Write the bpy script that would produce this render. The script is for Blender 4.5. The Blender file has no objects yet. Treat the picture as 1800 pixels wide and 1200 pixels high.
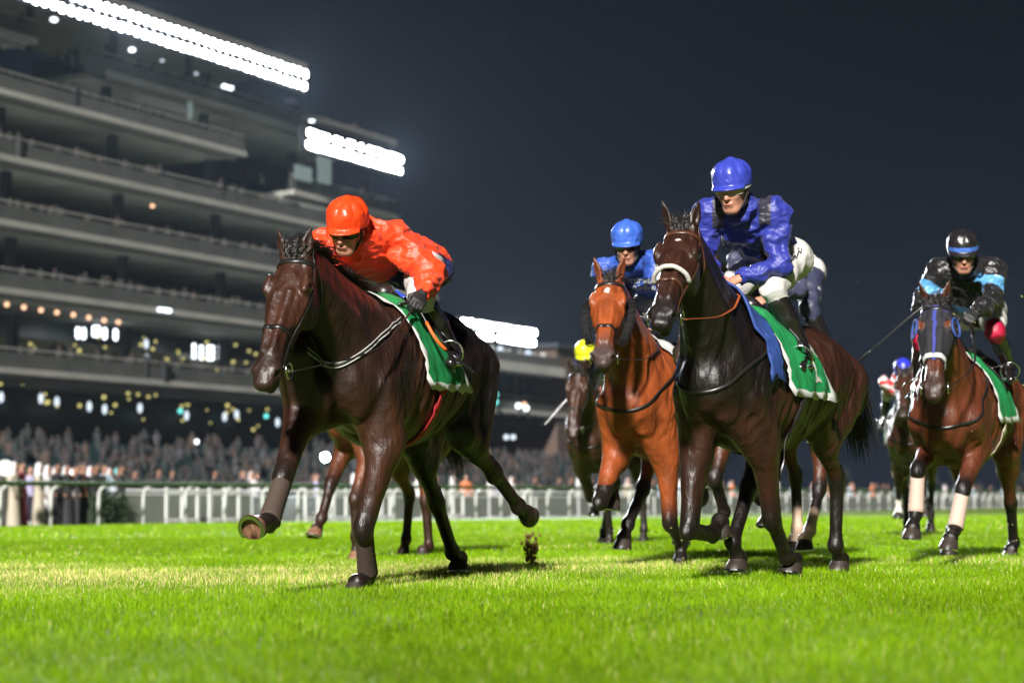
import bpy, bmesh, math, random, time
import numpy as np
from mathutils import Vector, Matrix, noise as mnoise
from mathutils.bvhtree import BVHTree
random.seed(7); RNG = np.random.default_rng(7)
S = bpy.context.scene; COL = S.collection
T0 = time.time()

# ------------------------------------------------------------------ camera
FPX = 3500.0; CAM_H = .38
_p = math.atan((892-600)/FPX); _r = math.radians(.573)
Fw = np.array([0, math.cos(_p), math.sin(_p)]); _R0 = np.array([1., 0, 0]); _U0 = np.array([0, -math.sin(_p), math.cos(_p)])
Rt = math.cos(_r)*_R0-math.sin(_r)*_U0; Up = math.cos(_r)*_U0+math.sin(_r)*_R0
cam_d = bpy.data.cameras.new('camera'); cam = bpy.data.objects.new('camera', cam_d); COL.objects.link(cam)
cam.matrix_world = Matrix(((Rt[0], Up[0], -Fw[0], 0), (Rt[1], Up[1], -Fw[1], 0), (Rt[2], Up[2], -Fw[2], CAM_H), (0, 0, 0, 1)))
cam_d.sensor_width = 36; cam_d.lens = 70; cam_d.clip_start = .05; cam_d.clip_end = 3000
cam_d.dof.use_dof = True; cam_d.dof.focus_distance = 9.8; cam_d.dof.aperture_fstop = 2.5
S.camera = cam
def at(px, py, Y):
    d = Fw+Rt*(px-900)/FPX-Up*(py-600)/FPX
    return np.array([0, 0, CAM_H])+d*(Y/d[1])
HEADING = math.radians(27.9)
TD = np.array([math.sin(HEADING), math.cos(HEADING), 0])     # along the track, away from the camera
TN = np.array([-math.cos(HEADING), math.sin(HEADING), 0])    # across the track, towards the grandstand

# ------------------------------------------------------------------ world, lights, exposure
w = bpy.data.worlds.new('World'); S.world = w; w.use_nodes = True
nt = w.node_tree; nt.nodes.clear()
def N(nt, t, **k):
    n = nt.nodes.new(t)
    for a, b in k.items():
        if a in n.inputs.keys() if isinstance(a, str) else False: n.inputs[a].default_value = b
        else: setattr(n, a, b)
    return n
sky = N(nt, 'ShaderNodeTexSky', sky_type='NISHITA', sun_disc=False, sun_elevation=math.radians(-6), sun_rotation=math.radians(200))
bg = nt.nodes.new('ShaderNodeBackground'); bg.inputs[1].default_value = .05
tc = nt.nodes.new('ShaderNodeTexCoord'); sx = nt.nodes.new('ShaderNodeSeparateXYZ'); nt.links.new(tc.outputs['Generated'], sx.inputs[0])
cr = nt.nodes.new('ShaderNodeValToRGB'); nt.links.new(sx.outputs[2], cr.inputs[0])
cr.color_ramp.elements[0].position = 0; cr.color_ramp.elements[0].color = (.0052, .0080, .0135, 1)
cr.color_ramp.elements[1].position = .34; cr.color_ramp.elements[1].color = (.0010, .0015, .0026, 1)
e = cr.color_ramp.elements.new(.14); e.color = (.0030, .0045, .0078, 1)
bg2 = nt.nodes.new('ShaderNodeBackground'); nt.links.new(cr.outputs[0], bg2.inputs[0]); bg2.inputs[1].default_value = 1
ad = nt.nodes.new('ShaderNodeAddShader'); wo = nt.nodes.new('ShaderNodeOutputWorld')
nt.links.new(sky.outputs[0], bg.inputs[0]); nt.links.new(bg.outputs[0], ad.inputs[0]); nt.links.new(bg2.outputs[0], ad.inputs[1]); nt.links.new(ad.outputs[0], wo.inputs[0])

def lamp(name, typ, energy, color, loc, target, **k):
    d = bpy.data.lights.new(name, typ); d.energy = energy; d.color = color
    for a, b in k.items(): setattr(d, a, b)
    o = bpy.data.objects.new(name, d); COL.objects.link(o); o.location = loc
    o.rotation_euler = (Vector(target)-Vector(loc)).to_track_quat('-Z', 'Y').to_euler()
    return o
# the track floodlights behind the camera act as one distant sun
lamp('sun', 'SUN', 4.8, (1., .965, .91), (-1.3, -6.5, 3.7), (0, 0, 0), angle=math.radians(4))
S.view_settings.view_transform = 'Standard'; S.view_settings.look = 'None'; S.view_settings.exposure = 1.0; S.view_settings.gamma = 1
S.cycles.max_bounces = 5; S.cycles.diffuse_bounces = 2; S.cycles.glossy_bounces = 2; S.cycles.transparent_max_bounces = 8
S.cycles.use_denoising = True
try: S.cycles.denoiser = 'OPENIMAGEDENOISE'
except Exception: pass
S.cycles.sample_clamp_indirect = 4

S.cycles.volume_bounces = 0; S.cycles.volume_step_rate = 4; HAZE = .00008

# ------------------------------------------------------------------ scene graph helpers
def tag(o, label=None, cat=None, group=None, kind=None):
    if label: o['label'] = label
    if cat: o['category'] = cat
    if group: o['group'] = group
    if kind: o['kind'] = kind
    return o
def empty(name, loc=(0, 0, 0), rz=0, **k):
    o = bpy.data.objects.new(name, None); COL.objects.link(o); o.location = loc; o.rotation_euler = (0, 0, rz)
    o.empty_display_size = .2
    return tag(o, **k)
def mesh(name, V, Fc, mat, parent=None, smooth=True, mats=None, midx=None, colors=None):
    me = bpy.data.meshes.new(name)
    V = np.asarray(V, np.float32)
    if isinstance(Fc, np.ndarray):
        me.vertices.add(len(V)); me.vertices.foreach_set('co', V.ravel())
        n = Fc.shape[1]; me.loops.add(Fc.size); me.loops.foreach_set('vertex_index', Fc.astype(np.int32).ravel())
        me.polygons.add(len(Fc)); me.polygons.foreach_set('loop_start', np.arange(0, Fc.size, n, dtype=np.int32))
        try: me.polygons.foreach_set('loop_total', np.full(len(Fc), n, np.int32))
        except Exception: pass
        me.update(calc_edges=True)
    else:
        me.from_pydata(V.tolist(), [], Fc); me.update()
    if smooth: me.polygons.foreach_set('use_smooth', np.ones(len(me.polygons), bool))
    for m in (mats or [mat]): me.materials.append(m)
    if midx is not None: me.polygons.foreach_set('material_index', np.asarray(midx, np.int32))
    if colors is not None:
        a = me.color_attributes.new('coat', 'FLOAT_COLOR', 'POINT')
        c = np.ones((len(V), 4), np.float32); c[:, :3] = colors; a.data.foreach_set('color', c.ravel())
    o = bpy.data.objects.new(name, me); COL.objects.link(o)
    if parent is not None: o.parent = parent
    return o
class MB:
    """collects simple shapes into one mesh"""
    def __init__(s): s.v = []; s.f = []; s.m = []; s.n = 0
    def add(s, V, Fc, m=0):
        V = np.asarray(V, float).reshape(-1, 3)
        s.v.append(V); s.f += [[i+s.n for i in f] for f in Fc]; s.m += [m]*len(Fc); s.n += len(V)
    def box(s, c, h, ax=None, m=0, taper=1.):
        """c centre, h half sizes, ax three axis rows"""
        A = np.eye(3) if ax is None else np.asarray(ax, float)
        q = np.array([[x*(taper if z > 0 else 1), y*(taper if z > 0 else 1), z] for z in (-1, 1) for y in (-1, 1) for x in (-1, 1)])*np.asarray(h)
        s.add(np.asarray(c)+q@A, [[0, 2, 3, 1], [4, 5, 7, 6], [0, 1, 5, 4], [2, 6, 7, 3], [0, 4, 6, 2], [1, 3, 7, 5]], m)
    def tube(s, P, r, n=8, m=0, caps=True, flat=None):
        P = [np.asarray(p, float) for p in P]; k = len(P)
        r = [r]*k if np.isscalar(r) else r
        T = [P[min(i+1, k-1)]-P[max(i-1, 0)] for i in range(k)]; T = [t/(np.linalg.norm(t)+1e-9) for t in T]
        u = np.cross(T[0], [0, 0, 1.]); u = u if np.linalg.norm(u) > .1 else np.cross(T[0], [1., 0, 0])
        V = []
        for i in range(k):
            u = u-T[i]*(u@T[i]); u /= np.linalg.norm(u)+1e-9; v = np.cross(T[i], u)
            for j in range(n):
                a = 2*math.pi*j/n; V.append(P[i]+r[i]*(math.cos(a)*u+math.sin(a)*v*(flat or 1)))
        Fc = [[i*n+j, i*n+(j+1) % n, (i+1)*n+(j+1) % n, (i+1)*n+j] for i in range(k-1) for j in range(n)]
        if caps: Fc += [list(range(n))[::-1], [(k-1)*n+j for j in range(n)]]
        s.add(V, Fc, m)
    def ball(s, c, r, n=10, m=0, sc=(1, 1, 1)):
        V = []; Fc = []; h = n//2+1
        for i in range(h+1):
            a = math.pi*i/h
            for j in range(n): b = 2*math.pi*j/n; V.append(np.asarray(c)+r*np.array([math.sin(a)*math.cos(b)*sc[0], math.sin(a)*math.sin(b)*sc[1], math.cos(a)*sc[2]]))
        Fc = [[i*n+j, (i+1)*n+j, (i+1)*n+(j+1) % n, i*n+(j+1) % n] for i in range(h) for j in range(n)]
        s.add(V, Fc, m)
    def build(s, name, mat, parent=None, smooth=False, mats=None):
        return mesh(name, np.concatenate(s.v), s.f, mat, parent, smooth, mats=mats, midx=s.m if mats else None)

# ------------------------------------------------------------------ materials
def material(name, color=(.5, .5, .5), rough=.5, metal=0, spec=.5, coat=0, coat_r=.2, sheen=0, attr=None, bump=None, emit=None, estr=0, vary=None, trans=None, stretch=None, crease=None):
    """bump: list of (scale, strength, distance, detail); vary: (scale, amount)"""
    m = bpy.data.materials.new(name); m.use_nodes = True; nt = m.node_tree; L = nt.links
    b = nt.nodes['Principled BSDF']
    I = b.inputs
    I['Base Color'].default_value = (*color, 1); I['Roughness'].default_value = rough; I['Metallic'].default_value = metal
    I['Specular IOR Level'].default_value = spec; I['Coat Weight'].default_value = coat; I['Coat Roughness'].default_value = coat_r
    I['Sheen Weight'].default_value = sheen
    tc = nt.nodes.new('ShaderNodeTexCoord'); src = tc.outputs['Object']
    if stretch:
        mp = nt.nodes.new('ShaderNodeMapping'); mp.inputs['Scale'].default_value = stretch; L.new(src, mp.inputs[0]); src = mp.outputs[0]
    colsock = None
    if attr:
        a = nt.nodes.new('ShaderNodeAttribute'); a.attribute_name = attr; colsock = a.outputs['Color']
    if vary:
        n = nt.nodes.new('ShaderNodeTexNoise'); n.inputs['Scale'].default_value = vary[0]; n.inputs['Detail'].default_value = 5; L.new(src, n.inputs[0])
        mr = nt.nodes.new('ShaderNodeMapRange'); mr.inputs[1].default_value = .3; mr.inputs[2].default_value = .7; mr.inputs[3].default_value = 1-vary[1]; mr.inputs[4].default_value = 1+vary[1]
        L.new(n.outputs[0], mr.inputs[0])
        vm = nt.nodes.new('ShaderNodeVectorMath'); vm.operation = 'SCALE'; L.new(mr.outputs[0], vm.inputs['Scale'])
        if colsock: L.new(colsock, vm.inputs[0])
        else: vm.inputs[0].default_value = color
        colsock = vm.outputs[0]
    if colsock: L.new(colsock, I['Base Color'])
    if bump:
        prev = None
        if crease:
            cs, cst, cd = crease
            n0 = nt.nodes.new('ShaderNodeTexNoise'); n0.inputs['Scale'].default_value = 6; n0.inputs['Detail'].default_value = 3; L.new(src, n0.inputs[0])
            va = nt.nodes.new('ShaderNodeVectorMath'); va.operation = 'MULTIPLY_ADD'; L.new(n0.outputs['Color'], va.inputs[0]); va.inputs[1].default_value = (.22, .22, .22); L.new(src, va.inputs[2])
            vo = nt.nodes.new('ShaderNodeTexVoronoi'); vo.feature = 'DISTANCE_TO_EDGE'; vo.inputs['Scale'].default_value = cs; L.new(va.outputs[0], vo.inputs['Vector'])
            rm = nt.nodes.new('ShaderNodeMapRange'); rm.inputs[1].default_value = 0; rm.inputs[2].default_value = .30; rm.interpolation_type = 'SMOOTHSTEP'; L.new(vo.outputs[0], rm.inputs[0])
            bp = nt.nodes.new('ShaderNodeBump'); bp.inputs['Strength'].default_value = cst; bp.inputs['Distance'].default_value = cd; bp.invert = True; L.new(rm.outputs[0], bp.inputs['Height']); prev = bp.outputs[0]
        for sc, st, di, de in bump:
            n = nt.nodes.new('ShaderNodeTexNoise'); n.inputs['Scale'].default_value = sc; n.inputs['Detail'].default_value = de; L.new(src, n.inputs[0])
            bp = nt.nodes.new('ShaderNodeBump'); bp.inputs['Strength'].default_value = st; bp.inputs['Distance'].default_value = di; L.new(n.outputs[0], bp.inputs['Height'])
            if prev: L.new(prev, bp.inputs['Normal'])
            prev = bp.outputs[0]
        L.new(prev, I['Normal'])
        if coat: L.new(prev, I['Coat Normal'])
    if emit: I['Emission Color'].default_value = (*emit, 1); I['Emission Strength'].default_value = estr
    if trans:
        tr = nt.nodes.new('ShaderNodeBsdfTranslucent'); tr.inputs[0].default_value = (*color, 1)
        if colsock: L.new(colsock, tr.inputs[0])
        mx = nt.nodes.new('ShaderNodeMixShader'); mx.inputs[0].default_value = trans; L.new(b.outputs[0], mx.inputs[1]); L.new(tr.outputs[0], mx.inputs[2])
        L.new(mx.outputs[0], nt.nodes['Material Output'].inputs[0])
    return m
M = {}
# ------------------------------------------------------------------ implicit surfaces (smooth unions, meshed with surface nets)
def unit(v):
    v = np.asarray(v, float); return v/(np.linalg.norm(v)+1e-12)
class SDF:
    def __init__(s, lo, hi, h):
        s.h = h; s.lo = np.asarray(lo, float)-3*h; s.n = np.ceil((np.asarray(hi, float)+3*h-s.lo)/h).astype(int)+1
        s.D = np.full(s.n, .2, np.float32); s.ws = 1.
    def blk(s, lo, hi):
        a = np.clip(np.floor((np.asarray(lo)-s.lo)/s.h).astype(int), 0, s.n); b = np.clip(np.ceil((np.asarray(hi)-s.lo)/s.h).astype(int)+1, 0, s.n)
        if (b <= a).any(): return None, None
        ax = [(s.lo[i]+s.h*np.arange(a[i], b[i])).astype(np.float32) for i in range(3)]
        return tuple(slice(a[i], b[i]) for i in range(3)), np.meshgrid(*ax, indexing='ij', sparse=True)
    def put(s, sl, d, k, cut):
        D = s.D[sl]
        if cut:
            d = -d
            if k > 0: hh = np.clip(.5-.5*(D-d)/k, 0, 1); D[...] = D*(1-hh)+d*hh+k*hh*(1-hh)
            else: np.maximum(D, d, out=D)
        else:
            if k > 0: hh = np.clip(.5+.5*(D-d)/k, 0, 1); D[...] = D*(1-hh)+d*hh-k*hh*(1-hh)
            else: np.minimum(D, d, out=D)
    def loft(s, st, up, k=.02, cut=False):
        """st: (pos, half width, top, bottom); up: a vector or one per station"""
        P = np.array([q[0] for q in st], float); W = np.array([[q[1], q[2], q[3]] for q in st], float); W = np.maximum(W, .002)*s.ws
        up = np.asarray(up, float); up = np.tile(up, (len(st), 1)) if up.ndim == 1 else up
        mg = W.max()+k+2*s.h
        sl, X = s.blk(P.min(0)-mg, P.max(0)+mg)
        if sl is None: return
        best = None
        for i in range(len(st)-1):
            a, b = P[i], P[i+1]; d = b-a; L = np.linalg.norm(d)+1e-9; dn = d/L
            u1 = unit(up[i]+up[i+1]); lat = unit(np.cross(u1, dn)); u1 = np.cross(dn, lat)
            px, py, pz = X[0]-a[0], X[1]-a[1], X[2]-a[2]
            t0 = (px*dn[0]+py*dn[1]+pz*dn[2])
            t = np.clip(t0/L, 0, 1)
            we = t0-t*L
            u = px*lat[0]+py*lat[1]+pz*lat[2]; v = px*u1[0]+py*u1[1]+pz*u1[2]
            wu = W[i, 0]*(1-t)+W[i+1, 0]*t; wt = W[i, 1]*(1-t)+W[i+1, 1]*t; wb = W[i, 2]*(1-t)+W[i+1, 2]*t
            wv = np.where(v > 0, wt, wb); wm = np.minimum(wu, np.minimum(wt, wb))
            e2 = (u/wu)**2+(v/wv)**2+(we/wm)**2
            g2 = (u/wu**2)**2+(v/wv**2)**2+(we/wm**2)**2
            e = np.sqrt(e2)
            dd = np.where(g2 > 1e-8, e*(e-1)/np.sqrt(g2+1e-12), -wm)
            dd = np.where(e < .5, np.maximum(dd, (e-1)*wm), dd)
            best = dd if best is None else np.minimum(best, dd)
        s.put(sl, best.astype(np.float32), k, cut)
    def cone(s, a, b, ra, rb, k=.02, cut=False):
        ra *= s.ws; rb *= s.ws
        a, b = np.asarray(a, float), np.asarray(b, float); mg = max(ra, rb)+k+2*s.h
        sl, X = s.blk(np.minimum(a, b)-mg, np.maximum(a, b)+mg)
        if sl is None: return
        d = b-a; L2 = d@d+1e-12
        px, py, pz = X[0]-a[0], X[1]-a[1], X[2]-a[2]
        t = np.clip((px*d[0]+py*d[1]+pz*d[2])/L2, 0, 1)
        dd = np.sqrt((px-t*d[0])**2+(py-t*d[1])**2+(pz-t*d[2])**2)-(ra+(rb-ra)*t)
        s.put(sl, dd.astype(np.float32), k, cut)
    def chain(s, pts, rs, k=.02, cut=False):
        for i in range(len(pts)-1): s.cone(pts[i], pts[i+1], rs[i], rs[i+1], k, cut)
    def ell(s, c, r, ax=None, k=.02, cut=False):
        c = np.asarray(c, float); r = np.asarray(r, float)*s.ws; A = np.eye(3) if ax is None else np.asarray(ax, float)
        mg = r.max()+k+2*s.h
        sl, X = s.blk(c-mg, c+mg)
        if sl is None: return
        p = [X[i]-c[i] for i in range(3)]
        q = [p[0]*A[j, 0]+p[1]*A[j, 1]+p[2]*A[j, 2] for j in range(3)]
        e = np.sqrt(sum((q[j]/r[j])**2 for j in range(3))); g = np.sqrt(sum((q[j]/r[j]**2)**2 for j in range(3))+1e-9)
        dd = np.where(e < .4, (e-1)*r.min(), e*(e-1)/g)
        s.put(sl, dd.astype(np.float32), k, cut)
    def mesh(s):
        D = s.D; h = s.h; neg = D < 0
        n = D.shape
        c = np.zeros(tuple(x-1 for x in n), np.uint8)
        for dx in (0, 1):
            for dy in (0, 1):
                for dz in (0, 1): c += neg[dx:n[0]-1+dx, dy:n[1]-1+dy, dz:n[2]-1+dz]
        idx = np.argwhere((c > 0) & (c < 8)); N_ = len(idx)
        ids = np.full(c.shape, -1, np.int32); ids[idx[:, 0], idx[:, 1], idx[:, 2]] = np.arange(N_)
        acc = np.zeros((N_, 3)); cnt = np.zeros(N_)
        corner = lambda o: D[idx[:, 0]+o[0], idx[:, 1]+o[1], idx[:, 2]+o[2]]
        for ax in range(3):
            o1, o2 = [i for i in range(3) if i != ax]
            for p in (0, 1):
                for q in (0, 1):
                    a = [0, 0, 0]; a[o1] = p; a[o2] = q; b = list(a); b[ax] = 1
                    va, vb = corner(a), corner(b); m = (va < 0) != (vb < 0)
                    t = np.where(m, va/(va-vb+1e-20), 0)
                    P = np.tile(np.array(a, float), (N_, 1)); P[:, ax] = t
                    acc[m] += P[m]; cnt[m] += 1
        V = s.lo+(idx+acc/np.maximum(cnt, 1)[:, None])*h
        quads = []
        for ax in range(3):
            o1, o2 = [(1, 2), (2, 0), (0, 1)][ax]
            sa = [slice(0, x) for x in n]; sb = list(sa)
            sa[ax] = slice(0, n[ax]-1); sb[ax] = slice(1, n[ax])
            A, B = neg[tuple(sa)], neg[tuple(sb)]
            ch = np.argwhere(A != B)
            ok = (ch[:, o1] > 0) & (ch[:, o2] > 0) & (ch[:, o1] < n[o1]-1) & (ch[:, o2] < n[o2]-1); ch = ch[ok]
            def g(d1, d2):
                q = ch.copy(); q[:, o1] -= d1; q[:, o2] -= d2; return ids[q[:, 0], q[:, 1], q[:, 2]]
            Q = np.stack([g(1, 1), g(0, 1), g(0, 0), g(1, 0)], 1)
            inside = A[ch[:, 0], ch[:, 1], ch[:, 2]]
            Q[~inside] = Q[~inside][:, ::-1]
            quads.append(Q)
        return V, np.concatenate(quads)
def smooth_mesh(V, Q, it=2, lam=.5):
    V = V.copy()
    E = np.concatenate([Q[:, [0, 1]], Q[:, [1, 2]], Q[:, [2, 3]], Q[:, [3, 0]]])
    for _ in range(it):
        acc = np.zeros_like(V); cn = np.zeros(len(V))
        for k in range(3): acc[:, k] = np.bincount(E[:, 0], V[E[:, 1], k], len(V))+np.bincount(E[:, 1], V[E[:, 0], k], len(V))
        cn = np.bincount(E[:, 0], None, len(V))+np.bincount(E[:, 1], None, len(V))
        V += lam*(acc/np.maximum(cn, 1)[:, None]-V)
    return V
def normals(V, Q):
    n = np.cross(V[Q[:, 2]]-V[Q[:, 0]], V[Q[:, 3]]-V[Q[:, 1]]); A = np.zeros_like(V)
    for k in range(4):
        for c in range(3): A[:, c] += np.bincount(Q[:, k], n[:, c], len(V))
    return A/(np.linalg.norm(A, axis=1, keepdims=True)+1e-12)
def bvh_of(V, Q): return BVHTree.FromPolygons([tuple(v) for v in V], [tuple(int(i) for i in q) for q in Q])
def catmull(P, n):
    P = [np.asarray(p, float) for p in P]; Pp = [2*P[0]-P[1]]+P+[2*P[-1]-P[-2]]; out = []
    for i in range(1, len(Pp)-2):
        for j in range(n):
            t = j/n; a, b, c, d = Pp[i-1:i+3]
            out.append(.5*((2*b)+(-a+c)*t+(2*a-5*b+4*c-d)*t*t+(-a+3*b-3*c+d)*t**3))
    out.append(P[-1]); return out
def strap(mb, bvh, P, width, thick=.004, off=.003, n=6, m=0, project=True, closed=False):
    """a band following a path, laid on a surface"""
    if closed: P = list(P)+[P[0]]
    Q = catmull(P, n); pts = []; nor = []
    for q in Q:
        loc, no, i, dd = bvh.find_nearest(Vector(q))
        if project: pts.append(np.array(loc)+np.array(no)*off)
        else: pts.append(q)
        nor.append(np.array(no))
    if project:
        for _ in range(2): pts = [pts[0]]+[.25*pts[i-1]+.5*pts[i]+.25*pts[i+1] for i in range(1, len(pts)-1)]+[pts[-1]]
        pts2 = []
        for p_, n_ in zip(pts, nor):
            loc, no, i, dd = bvh.find_nearest(Vector(p_)); sd = (p_-np.array(loc))@np.array(no)
            pts2.append(p_ if sd > off else np.array(loc)+np.array(no)*off)
        pts = pts2
    k = len(pts); V = []
    for i in range(k):
        t = unit(pts[min(i+1, k-1)]-pts[max(i-1, 0)]); nn = unit(nor[i]-t*(nor[i]@t)); b = np.cross(t, nn)*width/2
        V += [pts[i]-b, pts[i]+b, pts[i]+b+nn*thick, pts[i]-b+nn*thick]
    Fc = [[i*4+j, i*4+(j+1) % 4, i*4+4+(j+1) % 4, i*4+4+j] for i in range(k-1) for j in range(4)]+[[3, 2, 1, 0], [k*4-4, k*4-3, k*4-2, k*4-1]]
    mb.add(V, Fc, m)
def patch(bvh, grid, off=.006, fold=0., seed=0):
    """grid (a,b,3) of points pulled on to a surface; outward offset may vary"""
    G = np.array(grid, float); a, b, _ = G.shape; out = G.copy()
    for i in range(a):
        for j in range(b):
            loc, no, ix, dd = bvh.find_nearest(Vector(G[i, j])); no = np.array(no)
            out[i, j] = np.array(loc)+no*(off+fold*(.5+.5*math.sin(i*1.7+seed)*math.sin(j*.9+seed*2)))
    return out
def grid_mesh(G, thick=.006):
    a, b, _ = G.shape; V = G.reshape(-1, 3)
    Q = np.array([[i*b+j, i*b+j+1, (i+1)*b+j+1, (i+1)*b+j] for i in range(a-1) for j in range(b-1)])
    n = normals(V, Q); V2 = V+n*thick; K = len(V)
    bd = [j for j in range(b)]+[i*b+b-1 for i in range(1, a)]+[(a-1)*b+j for j in range(b-2, -1, -1)]+[i*b for i in range(a-2, 0, -1)]
    side = [[bd[i], bd[(i+1) % len(bd)], bd[(i+1) % len(bd)]+K, bd[i]+K] for i in range(len(bd))]
    return np.concatenate([V, V2]), [list(q[::-1]) for q in Q]+[list(q+K) for q in Q]+side, Q
# ------------------------------------------------------------------ ground, track
def ribbon(p0, s0, s1, n0, n1, z):      # a strip of ground along the track
    return [tuple((p0+TD*s+TN*n+np.array([0, 0, z])).tolist()) for s, n in ((s0, n0), (s1, n0), (s1, n1), (s0, n1))]
RB = np.array([-13.1, 51., 0])          # foot of the running rail at the left edge of the photograph
GB = np.array([-33.4, 130., 0])         # foot of the grandstand front at the left edge
GAP = float((GB-RB)@TN)
M['concrete'] = material('apron_concrete', (.17, .17, .165), .8, vary=(.8, .15), bump=[(5, .3, .01, 4)])
M['soil'] = material('soil', (.05, .07, .03), .9, vary=(.05, .2))
def turf_mat():
    m = bpy.data.materials.new('turf'); m.use_nodes = True; nt = m.node_tree; L = nt.links; b = nt.nodes['Principled BSDF']
    b.inputs['Roughness'].default_value = .75; b.inputs['Specular IOR Level'].default_value = .25
    tc = nt.nodes.new('ShaderNodeTexCoord')
    def noise(sc, det=5, vec=None):
        n = nt.nodes.new('ShaderNodeTexNoise'); n.inputs['Scale'].default_value = sc; n.inputs['Detail'].default_value = det; L.new(vec or tc.outputs['Object'], n.inputs[0]); return n.outputs[0]
    def ramp(src, st):
        r = nt.nodes.new('ShaderNodeValToRGB'); L.new(src, r.inputs[0]); e = r.color_ramp.elements
        e[0].position, e[0].color = st[0][0], (*st[0][1], 1); e[1].position, e[1].color = st[-1][0], (*st[-1][1], 1)
        for p, c in st[1:-1]: q = e.new(p); q.color = (*c, 1)
        return r.outputs[0]
    a = ramp(noise(14, 8), [(.3, (.055, .115, .0015)), (.5, (.10, .175, .004)), (.7, (.17, .24, .015))])
    c = ramp(noise(.5, 4), [(.35, (.75, .85, .7)), (.6, (1.25, 1.12, 1.2))])
    mx = nt.nodes.new('ShaderNodeMix'); mx.data_type = 'RGBA'; mx.blend_type = 'MULTIPLY'; mx.inputs[0].default_value = 1; L.new(a, mx.inputs[6]); L.new(c, mx.inputs[7])
    # mowing bands across the track
    dt = nt.nodes.new('ShaderNodeVectorMath'); dt.operation = 'DOT_PRODUCT'; L.new(tc.outputs['Object'], dt.inputs[0]); dt.inputs[1].default_value = (.05, 1., 0)
    ma = nt.nodes.new('ShaderNodeMath'); ma.operation = 'SINE'; mu = nt.nodes.new('ShaderNodeMath'); mu.operation = 'MULTIPLY'; L.new(dt.outputs['Value'], mu.inputs[0]); mu.inputs[1].default_value = .55; L.new(mu.outputs[0], ma.inputs[0])
    mr = nt.nodes.new('ShaderNodeMapRange'); L.new(ma.outputs[0], mr.inputs[0]); mr.inputs[1].default_value = -.4; mr.inputs[2].default_value = .4; mr.inputs[3].default_value = .82; mr.inputs[4].default_value = 1.15
    vm = nt.nodes.new('ShaderNodeVectorMath'); vm.operation = 'SCALE'; L.new(mx.outputs[2], vm.inputs[0]); L.new(mr.outputs[0], vm.inputs['Scale']); L.new(vm.outputs[0], b.inputs['Base Color'])
    bp = nt.nodes.new('ShaderNodeBump'); bp.inputs['Strength'].default_value = .9; bp.inputs['Distance'].default_value = .05; L.new(noise(30, 6), bp.inputs['Height']); L.new(bp.outputs[0], b.inputs['Normal'])
    return m
M['turf'] = turf_mat()
tag(mesh('ground', [(-1500, -200, -.03), (1500, -200, -.03), (1500, 2600, -.03), (-1500, 2600, -.03)], [[0, 1, 2, 3]], M['soil'], None, False), kind='structure')
tag(mesh('turf', ribbon(RB, -140, 900, -60, .6, 0), [[3, 2, 1, 0]], M['turf'], None, False), kind='structure')
tag(mesh('apron', ribbon(RB, -140, 900, .6, GAP+30, -.005), [[3, 2, 1, 0]], M['concrete'], None, False), kind='structure')
# ------------------------------------------------------------------ grandstand
AXG = np.array([TD, TN, [0, 0, 1.]])
def G_(s, n, z): return GB+TD*s+TN*n+np.array([0, 0, z])
M['slab_edge'] = material('cream_slab_edge', (.26, .255, .235), .6, vary=(.4, .15))
M['parapet'] = material('grey_parapet_panels', (.052, .055, .050), .7, vary=(.6, .2))
M['soffit'] = material('painted_soffit', (.19, .20, .175), .8, vary=(.3, .25))
M['dark_wall'] = material('dark_glass_wall', (.006, .013, .014), .3, vary=(.3, .4))
M['roof_metal'] = material('roof_metal', (.10, .095, .085), .5, vary=(.3, .2))
M['column'] = material('dark_column_paint', (.03, .035, .045), .5)
M['seat_teal'] = material('teal_seats', (.010, .035, .038), .7, vary=(2, .3))
M['brick_dim'] = material('dim_brown_cladding', (.07, .045, .035), .8, vary=(.4, .2))
M['pale_wall'] = material('pale_wall_panels', (.30, .30, .28), .7, vary=(.3, .15))
def glow(name, c, s):
    m = material(name, (.02, .02, .02), .5, emit=c, estr=s)
    try: m.cycles.emission_sampling = 'NONE'
    except Exception: pass
    return m
M['flood'] = glow('floodlight_lamp', (.93, .97, 1.), 26); M['lamp_white'] = glow('white_lamp', (.85, .93, 1.), 2.04); M['lamp_dim'] = glow('pale_dim_lamp', (.7, .8, .9), 0.748)
M['lamp_warm'] = glow('warm_downlight', (1., .55, .33), 1.09); M['lamp_yellow'] = glow('yellow_decor_lamp', (.85, .75, .25), 0.51); M['lamp_teal'] = glow('teal_lamp', (.15, .75, .7), 1.02)
M['lit_glass'] = glow('lit_glass_room', (.50, .66, .62), 0.15); M['lit_red'] = glow('red_sign_lamp', (1., .18, .08), 1.7); M['interior'] = glow('dim_lit_interior', (.012, .012, .006), 0.68)
def gbox(mb, s0, s1, n0, n1, z0, z1, m=0): mb.box(G_((s0+s1)/2, (n0+n1)/2, (z0+z1)/2), ((s1-s0)/2, (n1-n0)/2, (z1-z0)/2), AXG, m)
stand = empty('grandstand'); stand.location = tuple(GB.tolist())
tag(stand, 'huge multi tiered grandstand with dark balconies and pale slab edges rising to the left', 'grandstand', kind='thing')
def gpart(mb, name, mat, parent=None, mats=None):
    for v in mb.v: v -= GB
    return mb.build(name, mat, parent or stand, False, mats=mats)
TIERS = [(9.9, -60, 96, 0), (15.2, -60, 62, .3), (19.8, -60, 58, .8), (24.3, -60, 46, 1.4), (28.9, -60, 29.8, 2.0), (33.2, -60, 5.8, 2.6), (32.3, 12.6, 51.5, 2.2), (26.9, 37, 54, 2.4)]
DEPTH = 11
crowdV = []
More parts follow.
